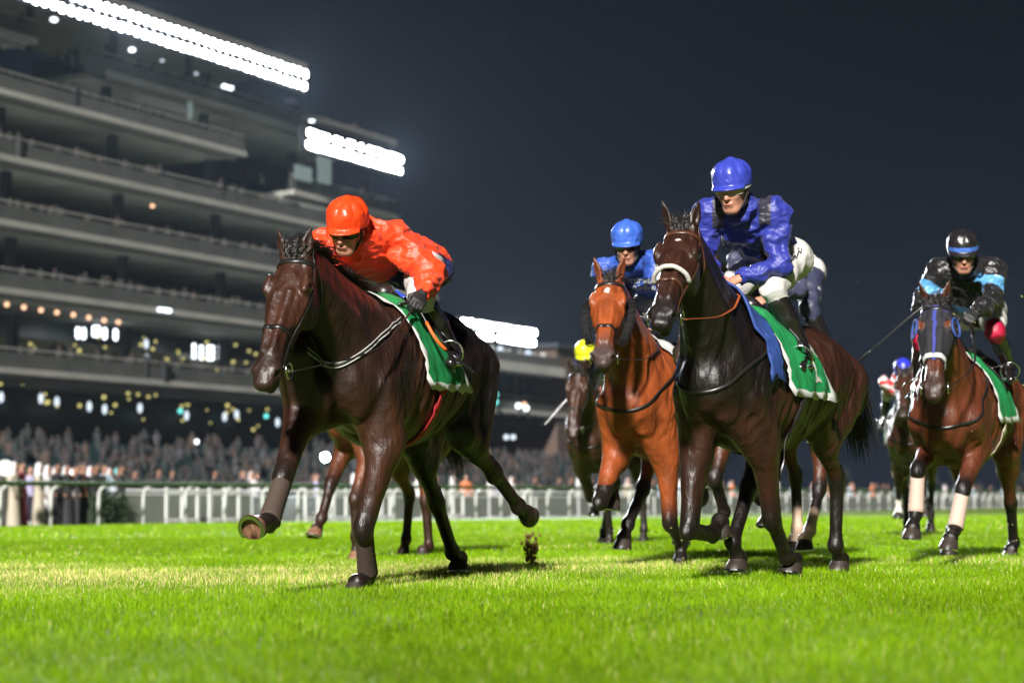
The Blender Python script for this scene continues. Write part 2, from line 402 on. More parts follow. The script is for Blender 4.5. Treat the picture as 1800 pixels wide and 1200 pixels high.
def crowd_row(n_, s0, s1, nn, z, dens, colors, jit=.5, sc=1.):
    k = int((s1-s0)*dens)
    for i in range(k):
        s = s0+(s1-s0)*RNG.random(); crowdV.append((G_(s, nn+RNG.normal(0, jit), z), sc*(.9+.2*RNG.random()), colors[RNG.integers(len(colors))], n_))
DIMC = [(.007, .009, .008), (.012, .014, .012), (.005, .006, .008), (.02, .016, .012), (.006, .005, .005)]  # balcony people as dark silhouettes: their shade is put into these colours
for z, s0, s1, n0 in TIERS:
    mb = MB(); gbox(mb, s0, s1, n0-.25, n0, z-.42, z-.02); gpart(mb, 'slab_edge', M['slab_edge'])
    mb = MB(); gbox(mb, s0, s1, n0, n0+DEPTH-.3, z-.40, z-.04); gpart(mb, 'floor_slab', M['soffit'])
    mb = MB(); gbox(mb, s0, s1, n0+.02, n0+.14, z-.02, z+1.0); gpart(mb, 'parapet', M['parapet'])
    mb = MB(); gbox(mb, s0, s1, n0+.03, n0+.11, z+1.25, z+1.34); gpart(mb, 'handrail', M['slab_edge'])
    mb = MB(); gbox(mb, s0, s1, n0+.9, n0+1.1, z-.62, z-.42); gpart(mb, 'soffit_trim', M['slab_edge'])
    for k in range(int((s1-s0)/12)+1):
        s = s0+4+k*12.
        if s < s1-.5: mb = MB(); gbox(mb, s-.3, s+.3, n0+2.4, n0+3.0, z-.04, z+3.9 if z < 32 else z+3); gpart(mb, 'column', M['column'])
    mb = MB(); gbox(mb, s0, s1, n0+DEPTH-.3, n0+DEPTH, z-5.2 if z < 12 else z-4.4, z+.2); gpart(mb, 'back_wall', M['dark_wall'])
    d_ = bpy.data.lights.new('soffit_fill', 'AREA'); d_.shape = 'RECTANGLE'; d_.size = s1-max(s0, -12); d_.size_y = .6; d_.energy = 3.0*(s1-max(s0, -12)); d_.color = (.95, 1, .92)  # hidden strip light, added to brighten the soffit above
    lo_ = bpy.data.objects.new('soffit_fill', d_); COL.objects.link(lo_); c_ = G_((s1+max(s0, -12))/2, n0+3.4, z+.9)
    lo_.matrix_world = Matrix(((TD[0], -TN[0], 0, c_[0]), (TD[1], -TN[1], 0, c_[1]), (0, 0, -1, c_[2]), (0, 0, 0, 1)))
    # raked seating with the people of this tier
    for r in range(3):
        mb = MB(); gbox(mb, s0, s1, n0+3.4+r*1.1, n0+4.5+r*1.1, z-.04, z+.45+.45*r); gpart(mb, 'seating_step', M['seat_teal'])
    crowd_row('t', max(s0, -5), s1, n0+.9, z, .8, DIMC, .35); crowd_row('t', max(s0, -5), s1, n0+4.0, z+.5, .9, DIMC)
# roof over the top tier and its supports
mb = MB(); gbox(mb, -60, 37, 1.0, 15, 36.6, 37.1); gpart(mb, 'roof', M['roof_metal'])
mb = MB(); gbox(mb, -60, 37, .75, 1.0, 36.2, 37.3); gpart(mb, 'roof_edge', M['roof_metal'])
mb = MB(); gbox(mb, 20, 27, 9, 13, 37.1, 40.5); gpart(mb, 'plant_room', M['column'])
for k in range(7): mb = MB(); s = -20+k*9.2; gbox(mb, s-.18, s+.18, 4.5, 4.9, 33, 36.6); gpart(mb, 'roof_post', M['column'])
mb = MB(); gbox(mb, 37, 52, 1.2, 12, 32.9, 33.3); gpart(mb, 'lower_roof', M['roof_metal'])
# white service rooms with lit glass
for s, z, ww, hh, mt in ((41.5, 28.0, 1.9, 2.2, 'lit_glass'), (38.3, 27.8, 2.4, 1.2, 'lit_glass'), (11.5, 31.6, 2.4, 1.5, 'parapet'), (22.8, 30.4, .35, 1.3, 'lit_glass')):
    mb = MB(); gbox(mb, s-ww/2, s+ww/2, 2.0, 2.2, z, z+hh); gpart(mb, 'lit_window', M[mt])
def at_gs(px, n, py):      # tangent: where the ray through a point of the photograph meets the plane n metres behind the front
    d = at(px, py, 100.)-np.array([0, 0, CAM_H]); o = np.array([0, 0, CAM_H]); P0 = GB+TN*n
    t = ((P0-o)@TN)/(d@TN); return o+d*t
def dot(name, px, py, n, r, mat, tall=1., parent=None):
    c = at_gs(px, n, py); mb = MB(); mb.ball(c, r, 8, sc=(1, 1, tall)); return gpart(mb, name, M[mat], parent)
for px, py in ((95, 35), (232, 88), (395, 152), (405, 155), (548, 212), (345, 130), (285, 107)): dot('soffit_lamp', px, py, 1.5, .26 if px not in (345, 285) else .15, 'lamp_white' if px not in (345, 285) else 'lamp_dim', .6)
for px, py in ((12, 535), (42, 540), (72, 545), (100, 549), (129, 553), (156, 558), (183, 563), (208, 566)): dot('downlight', px, py, 2.5, .17, 'lamp_warm')
for px, py in ((281, 544), (290, 545), (297, 546)): dot('spot_lamp', px, py, 0, .2, 'lamp_white', .8)
dot('spot_lamp', 268, 362, 3, .16, 'lamp_warm'); dot('spot_lamp', 346, 776, -2, .16, 'lamp_white'); dot('spot_lamp', 126, 829, -30, .12, 'lamp_white')
for px, py in ((137, 585), (147, 586), (166, 582), (172, 582), (184, 586), (203, 588), (220, 591)):
    for dy in (-4, 4): dot('window_lamp', px, py+dy, 8, .19, 'lamp_white', 1.5)
for px, py in ((341, 617), (354, 620), (367, 620), (373, 620), (386, 619)):
    for dy in (-9, 0, 9): dot('window_lamp', px, py+dy, 8, .17, 'lamp_white', 1.3)
for px, py in ((445, 658), (462, 668), (475, 670), (493, 672)):
    for dy in (-8, 3): dot('window_lamp', px, py+dy, 8, .15, 'lamp_white', 1.3)
for px, py in ((72, 700), (100, 706), (157, 714), (184, 719), (246, 717), (328, 730), (395, 732), (416, 728), (488, 742), (2, 698), (257, 604), (258, 630)): dot('window_lamp', px, py, 8, .18, 'lamp_dim', 2.2)
dot('teal_lamp', 317, 722, 8, .2, 'lamp_teal'); dot('teal_lamp', 468, 731, 8, .2, 'lamp_teal'); dot('teal_lamp', 207, 828, -45, .12, 'lamp_teal')
rg = np.random.default_rng(3)
for k in range(64):
    px, py = rg.random()*470, (578+rg.random()*60 if k % 2 else 655+rg.random()*55)
    if py > 640: py += px*.06
    dot('decor_lamp', px, py+px*.06, 7, .08+.10*rg.random(), 'lamp_yellow')
mb = MB()
for z in (10.5,): gbox(mb, -60, 60, 8.6, 8.7, z, z+2.6)
gpart(mb, 'lit_interior', M['interior'])
# terraces at the foot, packed with people
for r in range(9):
    mb = MB(); gbox(mb, -60, 96, -16+r*1.7, -14.3+r*1.7, 0, .6+.55*r); gpart(mb, 'terrace_step', M['seat_teal'])
PALE = [(0.1116, 0.1153, 0.1302), (0.0595, 0.0632, 0.0744), (0.026, 0.0279, 0.0335), (0.0186, 0.0149, 0.0167), (0.0074, 0.0093, 0.0112), (0.0044, 0.0074, 0.0082), (0.0044, 0.0044, 0.0059), (0.0372, 0.0223, 0.0167), (0.0037, 0.0112, 0.0112), (0.0037, 0.0074, 0.0074)]
for r in range(9): crowd_row('f', -6, 92, -15.2+r*1.7, -.15+.55*r, 2.1-.16*r, PALE if r < 2 else PALE[2:], .35)
for r in range(6): crowd_row('f', -45, 95, -30+r*2.4, 0, .9, PALE+[(.34, .34, .37)], .8)
# ------------------------------------------------------------------ far wing
wing = empty('stand_wing'); wing.location = tuple(GB.tolist()); tag(wing, 'lower far wing of the stand under the short floodlight row, lamps in its dark windows', 'building', kind='thing')
mb = MB(); gbox(mb, 60, 77, 2, 14, 15.5, 17.6); gpart(mb, 'roof_box', M['column'], wing)
mb = MB(); gbox(mb, 58, 80, -1.5, 12, 13.4, 14.3); gpart(mb, 'canopy', M['pale_wall'], wing)
mb = MB(); gbox(mb, 58, 80, -1.0, -.9, 14.3, 15.3); gpart(mb, 'glass_rail', M['parapet'], wing)
mb = MB(); gbox(mb, 58, 79, 1, 12, 9.2, 13.4); gpart(mb, 'wall', M['dark_wall'], wing)
for k in range(9): mb = MB(); gbox(mb, 59+k*2.3, 59.5+k*2.3, .6, 1.0, 9.2, 13.4); gpart(mb, 'mullion', M['parapet'], wing)
for px, py, mt in ((871, 693, 'lamp_teal'), (871, 706, 'lamp_teal'), (911, 713, 'lamp_white'), (925, 717, 'lamp_white'), (921, 711, 'lamp_warm'), (890, 768, 'lamp_dim'), (902, 768, 'lamp_dim'), (948, 817, 'lamp_yellow'), (973, 820, 'lamp_yellow'), (1007, 829, 'lamp_yellow'), (1011, 834, 'lamp_yellow')):
    dot('wing_lamp', px, py, -.5, .26, mt, parent=wing)
for k in range(12): mb = MB(); mb.ball(G_(59+k*1.7+rg.normal(0, .4), 0, 15.5), .35, 8); gpart(mb, 'terrace_plant', M['pale_wall'] if k % 3 else M['lamp_dim'], wing)  # every third ball glows with the pale lamp material
blk = empty('service_tower'); blk.location = tuple(GB.tolist()); tag(blk, 'dim reddish brown tower block at the far end of the stand', 'building', kind='thing')
mb = MB(); gbox(mb, 81, 92, 0, 12, 0, 16.5); gpart(mb, 'wall', M['brick_dim'], blk); mb = MB(); gbox(mb, 80.6, 92.4, -.4, 12.4, 16.5, 17.0); gpart(mb, 'roof', M['column'], blk)
# ------------------------------------------------------------------ floodlight rows
mb = MB(); mb.tube([np.zeros(3), -TN*.35], [.20, .33], 12, 0); mb.tube([-TN*.36, -TN*.40], .31, 12, 1)
LM = mb.build('lamp', None, None, True, mats=[M['column'], M['flood']]); LM.hide_render = False
def bank(s0, s1, n, z, step, label, rows=2, first=False):
    r = empty('floodlight_row', tuple(G_(s0, n, z).tolist())); tag(r, label, 'floodlights', 'floodlight rows on the stand roofs'); base = G_(s0, n, z)
    mb = MB(); mb.box(TD*((s1-s0)/2)+TN*.2+np.array([0, 0, .55]), ((s1-s0)/2+.4, .08, 1.0), AXG)
    mb.tube([TN*.05+np.array([0, 0, 1.5]), TD*(s1-s0)+TN*.05+np.array([0, 0, 1.5])], .08, 6); mb.tube([TN*.05-np.array([0, 0, .4]), TD*(s1-s0)+TN*.05-np.array([0, 0, .4])], .08, 6)
    mb.build('frame', M['column'], r)
    k = int((s1-s0)/step)+1
    for j in range(rows):
        for i in range(k):
            if rg.random() < .05: continue
            o = LM.copy(); COL.objects.link(o); o.name = 'lamp'; o.parent = r; q = TD*(i*step+j*.2)+np.array([0, 0, j*1.05+rg.normal(0, .03)]); o.location = tuple(q.tolist())
    return r
bank(-8, 35.8, .3, 35.0, .9, 'longest floodlight row, along the topmost roof edge above the tiers')
bank(36.3, 51.3, .6, 30.3, .66, 'middle floodlight row below the topmost one, over the lit glass room')
bank(52, 58, 1.0, 20.4, .62, 'small floodlight group just right of the orange jockey\'s elbow')
bank(60.5, 75.3, -.2, 16.5, .8, 'lowest floodlight row, on the far wing beyond the dark rump of the leader')
bpy.data.objects.remove(LM)
# the rows light the track: their beams
for k, (s, z, e) in enumerate(((12, 35, 1.0), (32, 35, 1.0), (48, 31, .9), (70, 17, .6))):
    p = G_(s, 0, z)-TN*.8; lamp('floodlight_beam', 'SPOT', 170000*e, (.90, .95, 1.), tuple(p.tolist()), (0, 13, .8), spot_size=math.radians(38), spot_blend=.6, shadow_soft_size=1.6)
# ------------------------------------------------------------------ crowd (one mass in the tiers and on the terraces)
def figure(mb_v, mb_f, mb_c, P, sc, c, n0):
    k = 7; rings = [(0, .16), (.55, .22), (1.05, .20), (1.36, .26), (1.43, .22), (1.46, .09), (1.53, .085), (1.58, .12), (1.68, .12), (1.75, .06)]
    a0 = RNG.random()*6
    for z, r in rings:
        for j in range(k): a = a0+2*math.pi*j/k; mb_v.append((P[0]+r*sc*math.cos(a)*(1.25 if .3 < z < 1.45 else 1), P[1]+r*sc*math.sin(a), P[2]+z*sc))
    hd_ = min(1, .10+3.2*c[0]); head = (.20*hd_, .115*hd_, .08*hd_) if RNG.random() < .5 else ((.4, .4, .42) if c[0] > .15 else (.02, .018, .016))  # heads of dim figures are darkened along with their clothes
    for i, (z, r) in enumerate(rings): mb_c.extend([c if z < 1.45 else head]*k)
    for i in range(len(rings)-1):
        for j in range(k): mb_f.append((n0+i*k+j, n0+i*k+(j+1) % k, n0+(i+1)*k+(j+1) % k, n0+(i+1)*k+j))
    return n0+len(rings)*k
M['crowd'] = material('crowd_clothes', attr='coat', rough=.8)
for key, lab in (('t', 'dim crowd standing along the balconies of the grandstand'), ('f', 'crowd in pale and dark clothes packed on the terraces below the stand')):
    vv, ff, cc, n0 = [], [], [], 0
    for P, sc, c, kk in crowdV:
        if kk == key: n0 = figure(vv, ff, cc, P, sc, c, n0)
    tag(mesh('crowd', np.array(vv), np.array(ff), M['crowd'], None, colors=np.array(cc)), lab, 'crowd', kind='stuff')
# ------------------------------------------------------------------ running rail
M['rail_white'] = material('white_rail_plastic', (0.54, 0.555, 0.54), .4, vary=(3, .08)); M['rail_green'] = material('green_rail_cap', (.035, .075, .022), .6)
def R_(s, n, z): return RB+TD*s+TN*n+np.array([0, 0, z])
rail = empty('running_rail', tuple(RB.tolist())); tag(rail, 'white goose neck running rail with dark green top bar along the far turf edge', 'rail')
mb = MB(); mb.tube([TD*s+np.array([0, 0, 1.14]) for s in np.linspace(-6, 150, 40)], .058, 10, flat=1.15); mb.build('top_bar', M['rail_green'], rail, True)
mb = MB(); mb.tube(catmull([TN*.42, TN*.42+np.array([0, 0, .75]), TN*.36+np.array([0, 0, .98]), TN*.2+np.array([0, 0, 1.08]), TN*.0+np.array([0, 0, 1.10])], 4), .042, 10)
ps = mb.build('post', M['rail_white'], rail, True)
for k in range(-2, 70):
    s = k*1.95+.45
    o = ps if k == -2 else ps.copy()
    if k > -2: COL.objects.link(o); o.parent = rail
    o.location = tuple((TD*s).tolist())
# crowd barrier behind, with grey posts
bar = empty('crowd_barrier', tuple(R_(0, 3.2, 0).tolist())); tag(bar, 'pale grey crowd barrier standing behind the white running rail', 'barrier')
for z in (1.02, .55): mb = MB(); mb.tube([TD*-6+np.array([0, 0, z]), TD*150+np.array([0, 0, z])], .03, 8); mb.build('bar', M['rail_white'] if z > 1 else M['parapet'], bar, True)
mb = MB(); mb.box((0, 0, .52), (.045, .045, .52), AXG); ps = mb.build('post', material('grey_post', (.36, .37, .36), .5), bar)
for k in range(-2, 62):
    o = ps if k == -2 else ps.copy()
    if k > -2: COL.objects.link(o); o.parent = bar
    o.location = tuple((TD*(k*2.4+1.4)).tolist())
# solid grey panels and white gates
M['panel'] = material('grey_barrier_panel', (.16, .175, .155), .6, vary=(1.5, .15)); M['gate_white'] = material('white_gate_paint', (0.585, 0.6, 0.585), .5)
def panelset(s0, s1, n, z0, z1, mat, name, label, cat, step=2.2, group=None):
    s = s0; r = empty(name, tuple(R_(s0, n, 0).tolist())); tag(r, label, cat, group)
    while s < s1-.1:
        U = TD*(s-s0)
        mb = MB(); mb.box(U+TD*step/2+np.array([0, 0, (z0+z1)/2]), (step/2-.03, .025, (z1-z0)/2), AXG); mb.build('panel', M[mat], r)
        mb = MB(); mb.box(U+TD*.06+np.array([0, 0, z1/2]), (.05, .05, z1/2+.03), AXG); mb.build('post', M['gate_white'], r)
        mb = MB(); mb.box(U+TD*step/2+np.array([0, 0, z1+.03]), (step/2-.03, .04, .03), AXG); mb.build('top_rail', M['gate_white'], r); s += step
panelset(6.6, 13, 1.6, .05, .86, 'panel', 'board_barrier', 'short run of grey boards with white top just right of the hedge block', 'barrier')
panelset(14, 128, 2.2, .05, .80, 'panel', 'board_barrier', 'long run of grey boards with white top behind the running rail', 'barrier', 4.0)
for s in (8.2, 10.3, 15.5, 17.2, 19.3, 24.5, 30, 37, 45):
    r = empty('white_gate', tuple(R_(s, 1.1, 0).tolist())); tag(r, 'white slatted gate frame between rail and grey panels', 'gate', 'white gates behind the rail')
    mb = MB()
    for dz in (.12, .95): mb = MB(); mb.box(TD*.8+np.array([0, 0, dz]), (.8, .03, .05), AXG); mb.build('cross_rail', M['gate_white'], r)
    for j in range(3): mb = MB(); mb.box(TD*(.05+j*.75)+np.array([0, 0, .54]), (.05, .032, .54), AXG); mb.build('upright', M['gate_white'], r)
# hedges behind the rail and along the far turn
M['hedge'] = material('hedge_leaves', (.022, .045, .014), .7, vary=(6, .4), trans=.15)
def hedge(s0, s1, n, h, w, label, dens=90, z0=0, leaf=.05):
    k = int((s1-s0)*dens); rg = np.random.default_rng(int(s0+h*10)); V = []; Fc = []
    for i in range(k):
        s = s0+(s1-s0)*rg.random(); top = rg.random() < .4; hh = h*(1+.07*math.sin(s*1.3)+.05*math.sin(s*4.1))
        z = hh if top else rg.random()*hh; nn = n+(rg.random()*w if top else 0)+rg.normal(0, .06); c = R_(s, nn, z0+z+rg.normal(0, .05))
        a, b = unit(rg.normal(0, 1, 3)), unit(rg.normal(0, 1, 3)); l = leaf*(.6+rg.random()); V += [c-a*l, c+b*l*.6, c+a*l, c-b*l*.6]; Fc.append([4*i, 4*i+1, 4*i+2, 4*i+3])
    r = empty('hedge', tuple(R_(s0, n, 0).tolist())); tag(r, label, 'hedge'); base = R_(s0, n, 0)
    mesh('foliage', np.array(V)-base, np.array(Fc), M['hedge'], r, False)
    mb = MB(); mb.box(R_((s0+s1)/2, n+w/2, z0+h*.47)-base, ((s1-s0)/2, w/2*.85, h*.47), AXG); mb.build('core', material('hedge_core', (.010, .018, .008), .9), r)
hedge(5.2, 6.6, 1.3, .82, .5, 'short clipped dark green hedge block behind the rail near the spectators', 500)
hedge(14, 150, 5.5, 1.22, 1.2, 'long clipped dark hedge running behind the rail and the grey panels', 110, leaf=.09)
# far trees at the right
M['tree_dark'] = material('dark_tree_leaves', (.018, .026, .020), .8, vary=(1, .4)); M['trunk'] = material('bark', (.05, .035, .025), .9, bump=[(12, .8, .03, 4)])
trg = np.random.default_rng(12)
for k in range(16):
    Y = 300+trg.random()*60; X = -8+k*11.5+trg.normal(0, 2); h = 4.2+trg.random()*2.2
    r = empty('tree', (X, Y, 0)); tag(r, 'dark bushy tree in the row beyond the far end of the rail', 'tree', 'dark trees beyond the far rail')
    mb = MB(); mb.tube([np.zeros(3), np.array([.1, 0, h*.35]), np.array([0, .1, h*.7])], [.25, .18, .06], 8)
    for j in range(5): a = j*1.3; mb.tube([np.array([0, 0, h*.35]), np.array([math.cos(a)*h*.22, math.sin(a)*h*.22, h*(.55+.05*j)])], [.1, .03], 6)
    mb.build('trunk', M['trunk'], r, True)
    V, Fc = [], []; cl = [trg.normal(0, 1, 3)*np.array([h*.27, h*.27, h*.20])+np.array([0, 0, h*.62]) for _ in range(16)]
    for i in range(900):
        c = cl[trg.integers(16)]+trg.normal(0, h*.075, 3); a, b = unit(trg.normal(0, 1, 3)), unit(trg.normal(0, 1, 3)); l = .22; c[2] = max(c[2], .3)
        V += [c-a*l, c+b*l*.6, c+a*l, c-b*l*.6]; Fc.append([4*i, 4*i+1, 4*i+2, 4*i+3])
    mesh('crown', np.array(V), np.array(Fc), M['tree_dark'], r, False)
# ------------------------------------------------------------------ spectators at the rail
def spectator_mesh(robe, col, skin, hair, h=1.74, hold=0):
    s = SDF((-.38, -.38, -.02), (.38, .38, 1.85), .022)
    L = lambda *st, **k: s.loft([(np.array([x, y, z]), a, b, b) for x, y, z, a, b in st], (1, 0, 0), k=k.get('k', .03))
    if robe: L((0, 0, .03, .22, .20), (0, 0, .6, .20, .16), (0, 0, 1.05, .18, .13), (0, 0, 1.40, .20, .12), (0, 0, 1.46, .10, .08))
    else:
        for sg in (-1, 1): L((0, sg*.10, .03, .055, .07), (0, sg*.09, .5, .065, .07), (0, sg*.08, .9, .09, .10), k=.02)
        L((0, 0, .88, .15, .11), (0, 0, 1.1, .15, .11), (0, 0, 1.38, .20, .11), (0, 0, 1.46, .09, .07))
    for sg in (-1, 1):
        e = (.02, sg*.26, 1.12) if sg*hold <= 0 else (.12, sg*.25, 1.2); w = (.10, sg*.22, .90) if sg*hold <= 0 else (.30, sg*.10, 1.52)
        s.chain([(0, sg*.19, 1.38), e, w], [.062, .05, .035], k=.02); s.ell(np.array(w)+np.array([.02, 0, -.05 if sg*hold <= 0 else .04]), (.035, .03, .05), k=.015)
    s.cone((0, 0, 1.42), (.01, 0, 1.56), .055, .05, k=.02); s.ell((.015, 0, 1.64), (.095, .078, .115), k=.02); s.cone((.10, 0, 1.63), (.115, 0, 1.61), .012, .014, k=.01)
    if hair == 'ghutra': L((-.03, 0, 1.42, .15, .10), (-.03, 0, 1.55, .11, .10), (0, 0, 1.70, .095, .105), (0, 0, 1.755, .05, .05), k=.015)
    V, Q = s.mesh(); V = smooth_mesh(V, Q, 1); C = np.tile(np.array(col[0], float), (len(V), 1)); C[V[:, 2] < .88] = col[1]
    C[(V[:, 2] > 1.47)] = skin
    if hair == 'ghutra': C[(V[:, 2] > 1.42) & (V[:, 0] < .06)] = (.52, .52, .54)
    else: C[(V[:, 2] > 1.66+V[:, 0]*.6)] = hair
    for sg in (-1, 1):
        w = np.array((.12, sg*.22, .85) if sg*hold <= 0 else (.32, sg*.10, 1.56)); C[np.linalg.norm(V-w, axis=1) < .07] = skin
    return V*h/1.74, Q, C
SK = [(.3, .16, .11), (.35, .2, .14), (.2, .1, .065)]
KINDS_ = [('person in white robe and white headcloth standing behind the rail', 1, [(.5, .49, .48)]*2, 'ghutra'),
          ('person in cream robe and white headcloth standing behind the rail', 1, [(.36, .32, .25)]*2, 'ghutra'),
          ('bare headed person in black suit standing behind the rail', 0, [(.018, .018, .022), (.015, .015, .018)], (.03, .02, .015)),
          ('person in dark wine red dress standing behind the rail', 1, [(.22, .03, .06)]*2, (.02, .015, .01)),
          ('person in lilac shirt and dark trousers standing behind the rail', 0, [(.34, .32, .48), (.03, .03, .05)], (.10, .05, .03)),
          ('person in long black robe standing behind the rail', 1, [(.014, .014, .016)]*2, (.015, .015, .016)),
          ('person in pale blue shirt and grey trousers standing behind the rail', 0, [(.35, .43, .52), (.10, .10, .11)], (.04, .03, .02)),
          ('person in bright orange top and dark trousers standing behind the rail', 0, [(.60, .16, .06), (.03, .03, .03)], (.04, .03, .02))]
VAR = [spectator_mesh(r_, c_, SK[i % 3], h_, 1.66+.03*(i % 4)) for i, (l_, r_, c_, h_) in enumerate(KINDS_)]
MESHES = {}
def spectator(i, P, rz, label=None, parent=None):
    if i not in MESHES:
        V, Q, C = VAR[i]; o = mesh('person', V, Q, M['crowd'], None, colors=C); MESHES[i] = o
    else: o = MESHES[i].copy(); COL.objects.link(o)
    o.location = tuple(P); o.rotation_euler = (0, 0, rz); tag(o, label or KINDS_[i][0], 'person', 'spectators behind the running rail'); return o
face = math.atan2(-TN[1], -TN[0])
near = [(.0, 4), (.45, 2), (1.0, 5), (1.25, 0), (1.75, 0), (2.1, 1), (2.45, 1), (2.75, 3), (3.1, 1), (3.5, 0), (3.95, 2), (4.4, 5), (4.75, 2), (5.2, 7), (5.6, 2), (6.2, 6), (6.9, 2)]
prg = np.random.default_rng(21)
for s, i in near: spectator(i, R_(s, 1.35+prg.random()*.5, 0), face+prg.normal(0, .5))
for s in np.arange(-.3, 7, .55): spectator([0, 2, 4, 0, 5, 6][prg.integers(6)], R_(s, 2.5+prg.random()*.5, 0), face+prg.normal(0, .5))
s = 7.
while s < 125:
    spectator([0, 2, 6, 5, 4, 0, 7, 1, 2, 5, 6, 2][prg.integers(12)], R_(s, 4.0+prg.random()*1.2, 0), face+prg.normal(0, .5)); s += .45+prg.random()*1.0*(1+s/80)
# a photographer's flash going off
ph = spectator(2, R_(15.6, 3.7, 0), face, 'photographer in black holding up the flashing camera between the leader\'s forelegs')
c = at(572, 808, (RB+TD*15.6+TN*3.3)[1]); fl = empty('camera_flash', tuple(c.tolist())); tag(fl, 'small camera with its flash firing blue white, held up above the rail', 'camera')
mb = MB(); mb.box((0, .04, 0), (.07, .04, .05)); mb.tube([(0, -.0, -.01), (0, -.09, -.01)], .035, 10); mb.build('body', M['column'], fl)
mb = MB(); mb.ball((0, -.06, .09), .13, 12); mb.build('flash_head', glow('flash', (.70, .82, 1.), 260), fl, True)
# round white distance sign
c = at(9, 822, 52.); sg_ = empty('round_sign', (c[0], c[1], 0)); tag(sg_, 'blank round white disc sign on a thin post at the rail', 'sign')
mb = MB(); vd = unit(np.array([c[0], c[1], 0])); mb.tube([np.array([0, 0, c[2]])-vd*.02, np.array([0, 0, c[2]])+vd*.02], .21, 24); mb.build('disc', M['gate_white'], sg_)
mb = MB(); mb.tube([vd*.05, np.array([0, 0, c[2]])+vd*.05], .03, 8); mb.build('post', M['parapet'], sg_)
print('setting', round(time.time()-T0, 1))
# ------------------------------------------------------------------ horses
PN = ['X','Y','dyaw','pitch','z','nel','nyaw','hp','hyaw','hum_r','arm_r','can_r','pas_r','hf_r','ab_r','hum_l','arm_l','can_l','pas_l','hf_l','ab_l',
 'fem_r','tib_r','hcan_r','hpas_r','hhf_r','hab_r','fem_l','tib_l','hcan_l','hpas_l','hhf_l','hab_l','sx_r','sx_l']
POSE = {'A': dict(zip(PN, [-0.561, 10.05, -0.183, -0.018, -0.096, 0.442, -0.041, -0.974, -0.001, -0.414, 0.753, 0.791, 1.43, 1.106, -0.081, -0.172, 0.218, -0.632, 1.284, 0.168, -0.208, -0.019, -0.751, -0.678, -1.181, 0.111, -0.041, 0.376, -1.102, -1.003, -1.219, -1.676, 0.223, 0.383, 0.013])),
 'B': dict(zip(PN, [1.357, 10.543, 0.039, 0.03, -0.135, 0.706, 0.05, -0.778, 0.227, -0.234, 0.209, -1.517, -2.122, -0.334, 0.007, -0.676, -0.395, -0.85, -1.318, 0.22, -0.066, 1.016, 0.507, 0.657, -0.667, 0.172, -0.005, 0.861, -0.888, -0.069, -0.829, -0.005, -0.063, -0.003, -0.06])),
 'C': dict(zip(PN, [0.992, 12.906, -0.126, 0.021, -0.106, 0.709, -0.021, -0.845, 0.208, -0.367, 0.716, -2.078, 0.008, 0.145, 0.06, -0.457, -0.057, -1.067, 0.381, 0.159, 0.017, 0.958, 0.559, 0.875, 0.645, 0.03, 0.073, 0.916, -0.366, 1.128, 0.662, 0.072, -0.077, 0.038, -0.044])),
 'D': dict(zip(PN, [0.96, 20.026, -0.164, -0.037, -0.059, 0.652, 0.076, -1.058, 0.056, -0.802, -0.701, -1.316, 1.044, 0.221, 0.018, -0.793, 0.472, -0.293, 0.253, 0.153, 0.0, 0.623, -0.464, 0.526, 0.465, 0.062, 0.044, 0.509, -0.744, -0.003, 0.306, 0.05, 0.0, -0.003, 0.003])),
 'E': dict(zip(PN, [3.011, 13.202, -0.075, -0.046, -0.152, 0.691, 0.083, -0.913, 0.124, -0.947, 1.258, 0.195, 0.796, 0.108, 0.043, -0.92, 0.928, 0.483, 1.124, 0.161, -0.145, 0.699, -0.729, 0.835, 0.55, 0.065, 0.086, 0.302, -0.706, -0.614, 1.19, 0.055, -0.08, 0.044, 0.048])),
 'F': dict(zip(PN, [4.545, 22.625, -0.218, -0.008, -0.001, 0.655, 0.01, -0.687, 0.014, -1.104, -0.702, -0.64, 0.172, 0.149, 0.06, -0.845, 1.152, -0.1, 0.2, 0.15, 0.022, 0.5, -0.7, 0.0, 0.3, 0.05, 0.0, 0.584, -0.869, 0.092, 0.353, 0.052, -0.036, 0.022, 0.001])),
 'G': dict(zip(PN, [-0.973, 15.586, -0.097, 0.099, -0.057, 0.676, 0.403, -1.017, 0.216, -1.038, 0.589, 0.377, 0.649, 0.296, 0.029, -0.294, 0.5, -0.207, -0.299, 0.088, -0.035, 0.567, -0.953, 0.088, 0.36, 0.052, 0.001, 0.888, -0.287, -0.204, 1.222, -0.098, 0.013, -0.022, 0.016])),
 'H': dict(zip(PN, [1.746, 13.087, 0.008, 0.022, 0.065, 0.55, 0.0, -0.95, 0.0, -0.656, 0.496, -0.725, 0.601, -0.146, 0.057, -0.215, 0.167, -1.282, 1.108, 0.232, -0.095, 0.512, -0.711, 0.044, 0.707, -0.014, -0.034, 0.56, 0.164, 0.66, 1.022, -0.037, 0.026, 0.006, -0.042]))}
HSC = .96; HZ = 1.19; LW = 1.27
def ang(th, phi, sg): return np.array([math.sin(th), sg*math.sin(phi)*math.cos(th), -math.cos(th)*math.cos(phi)])
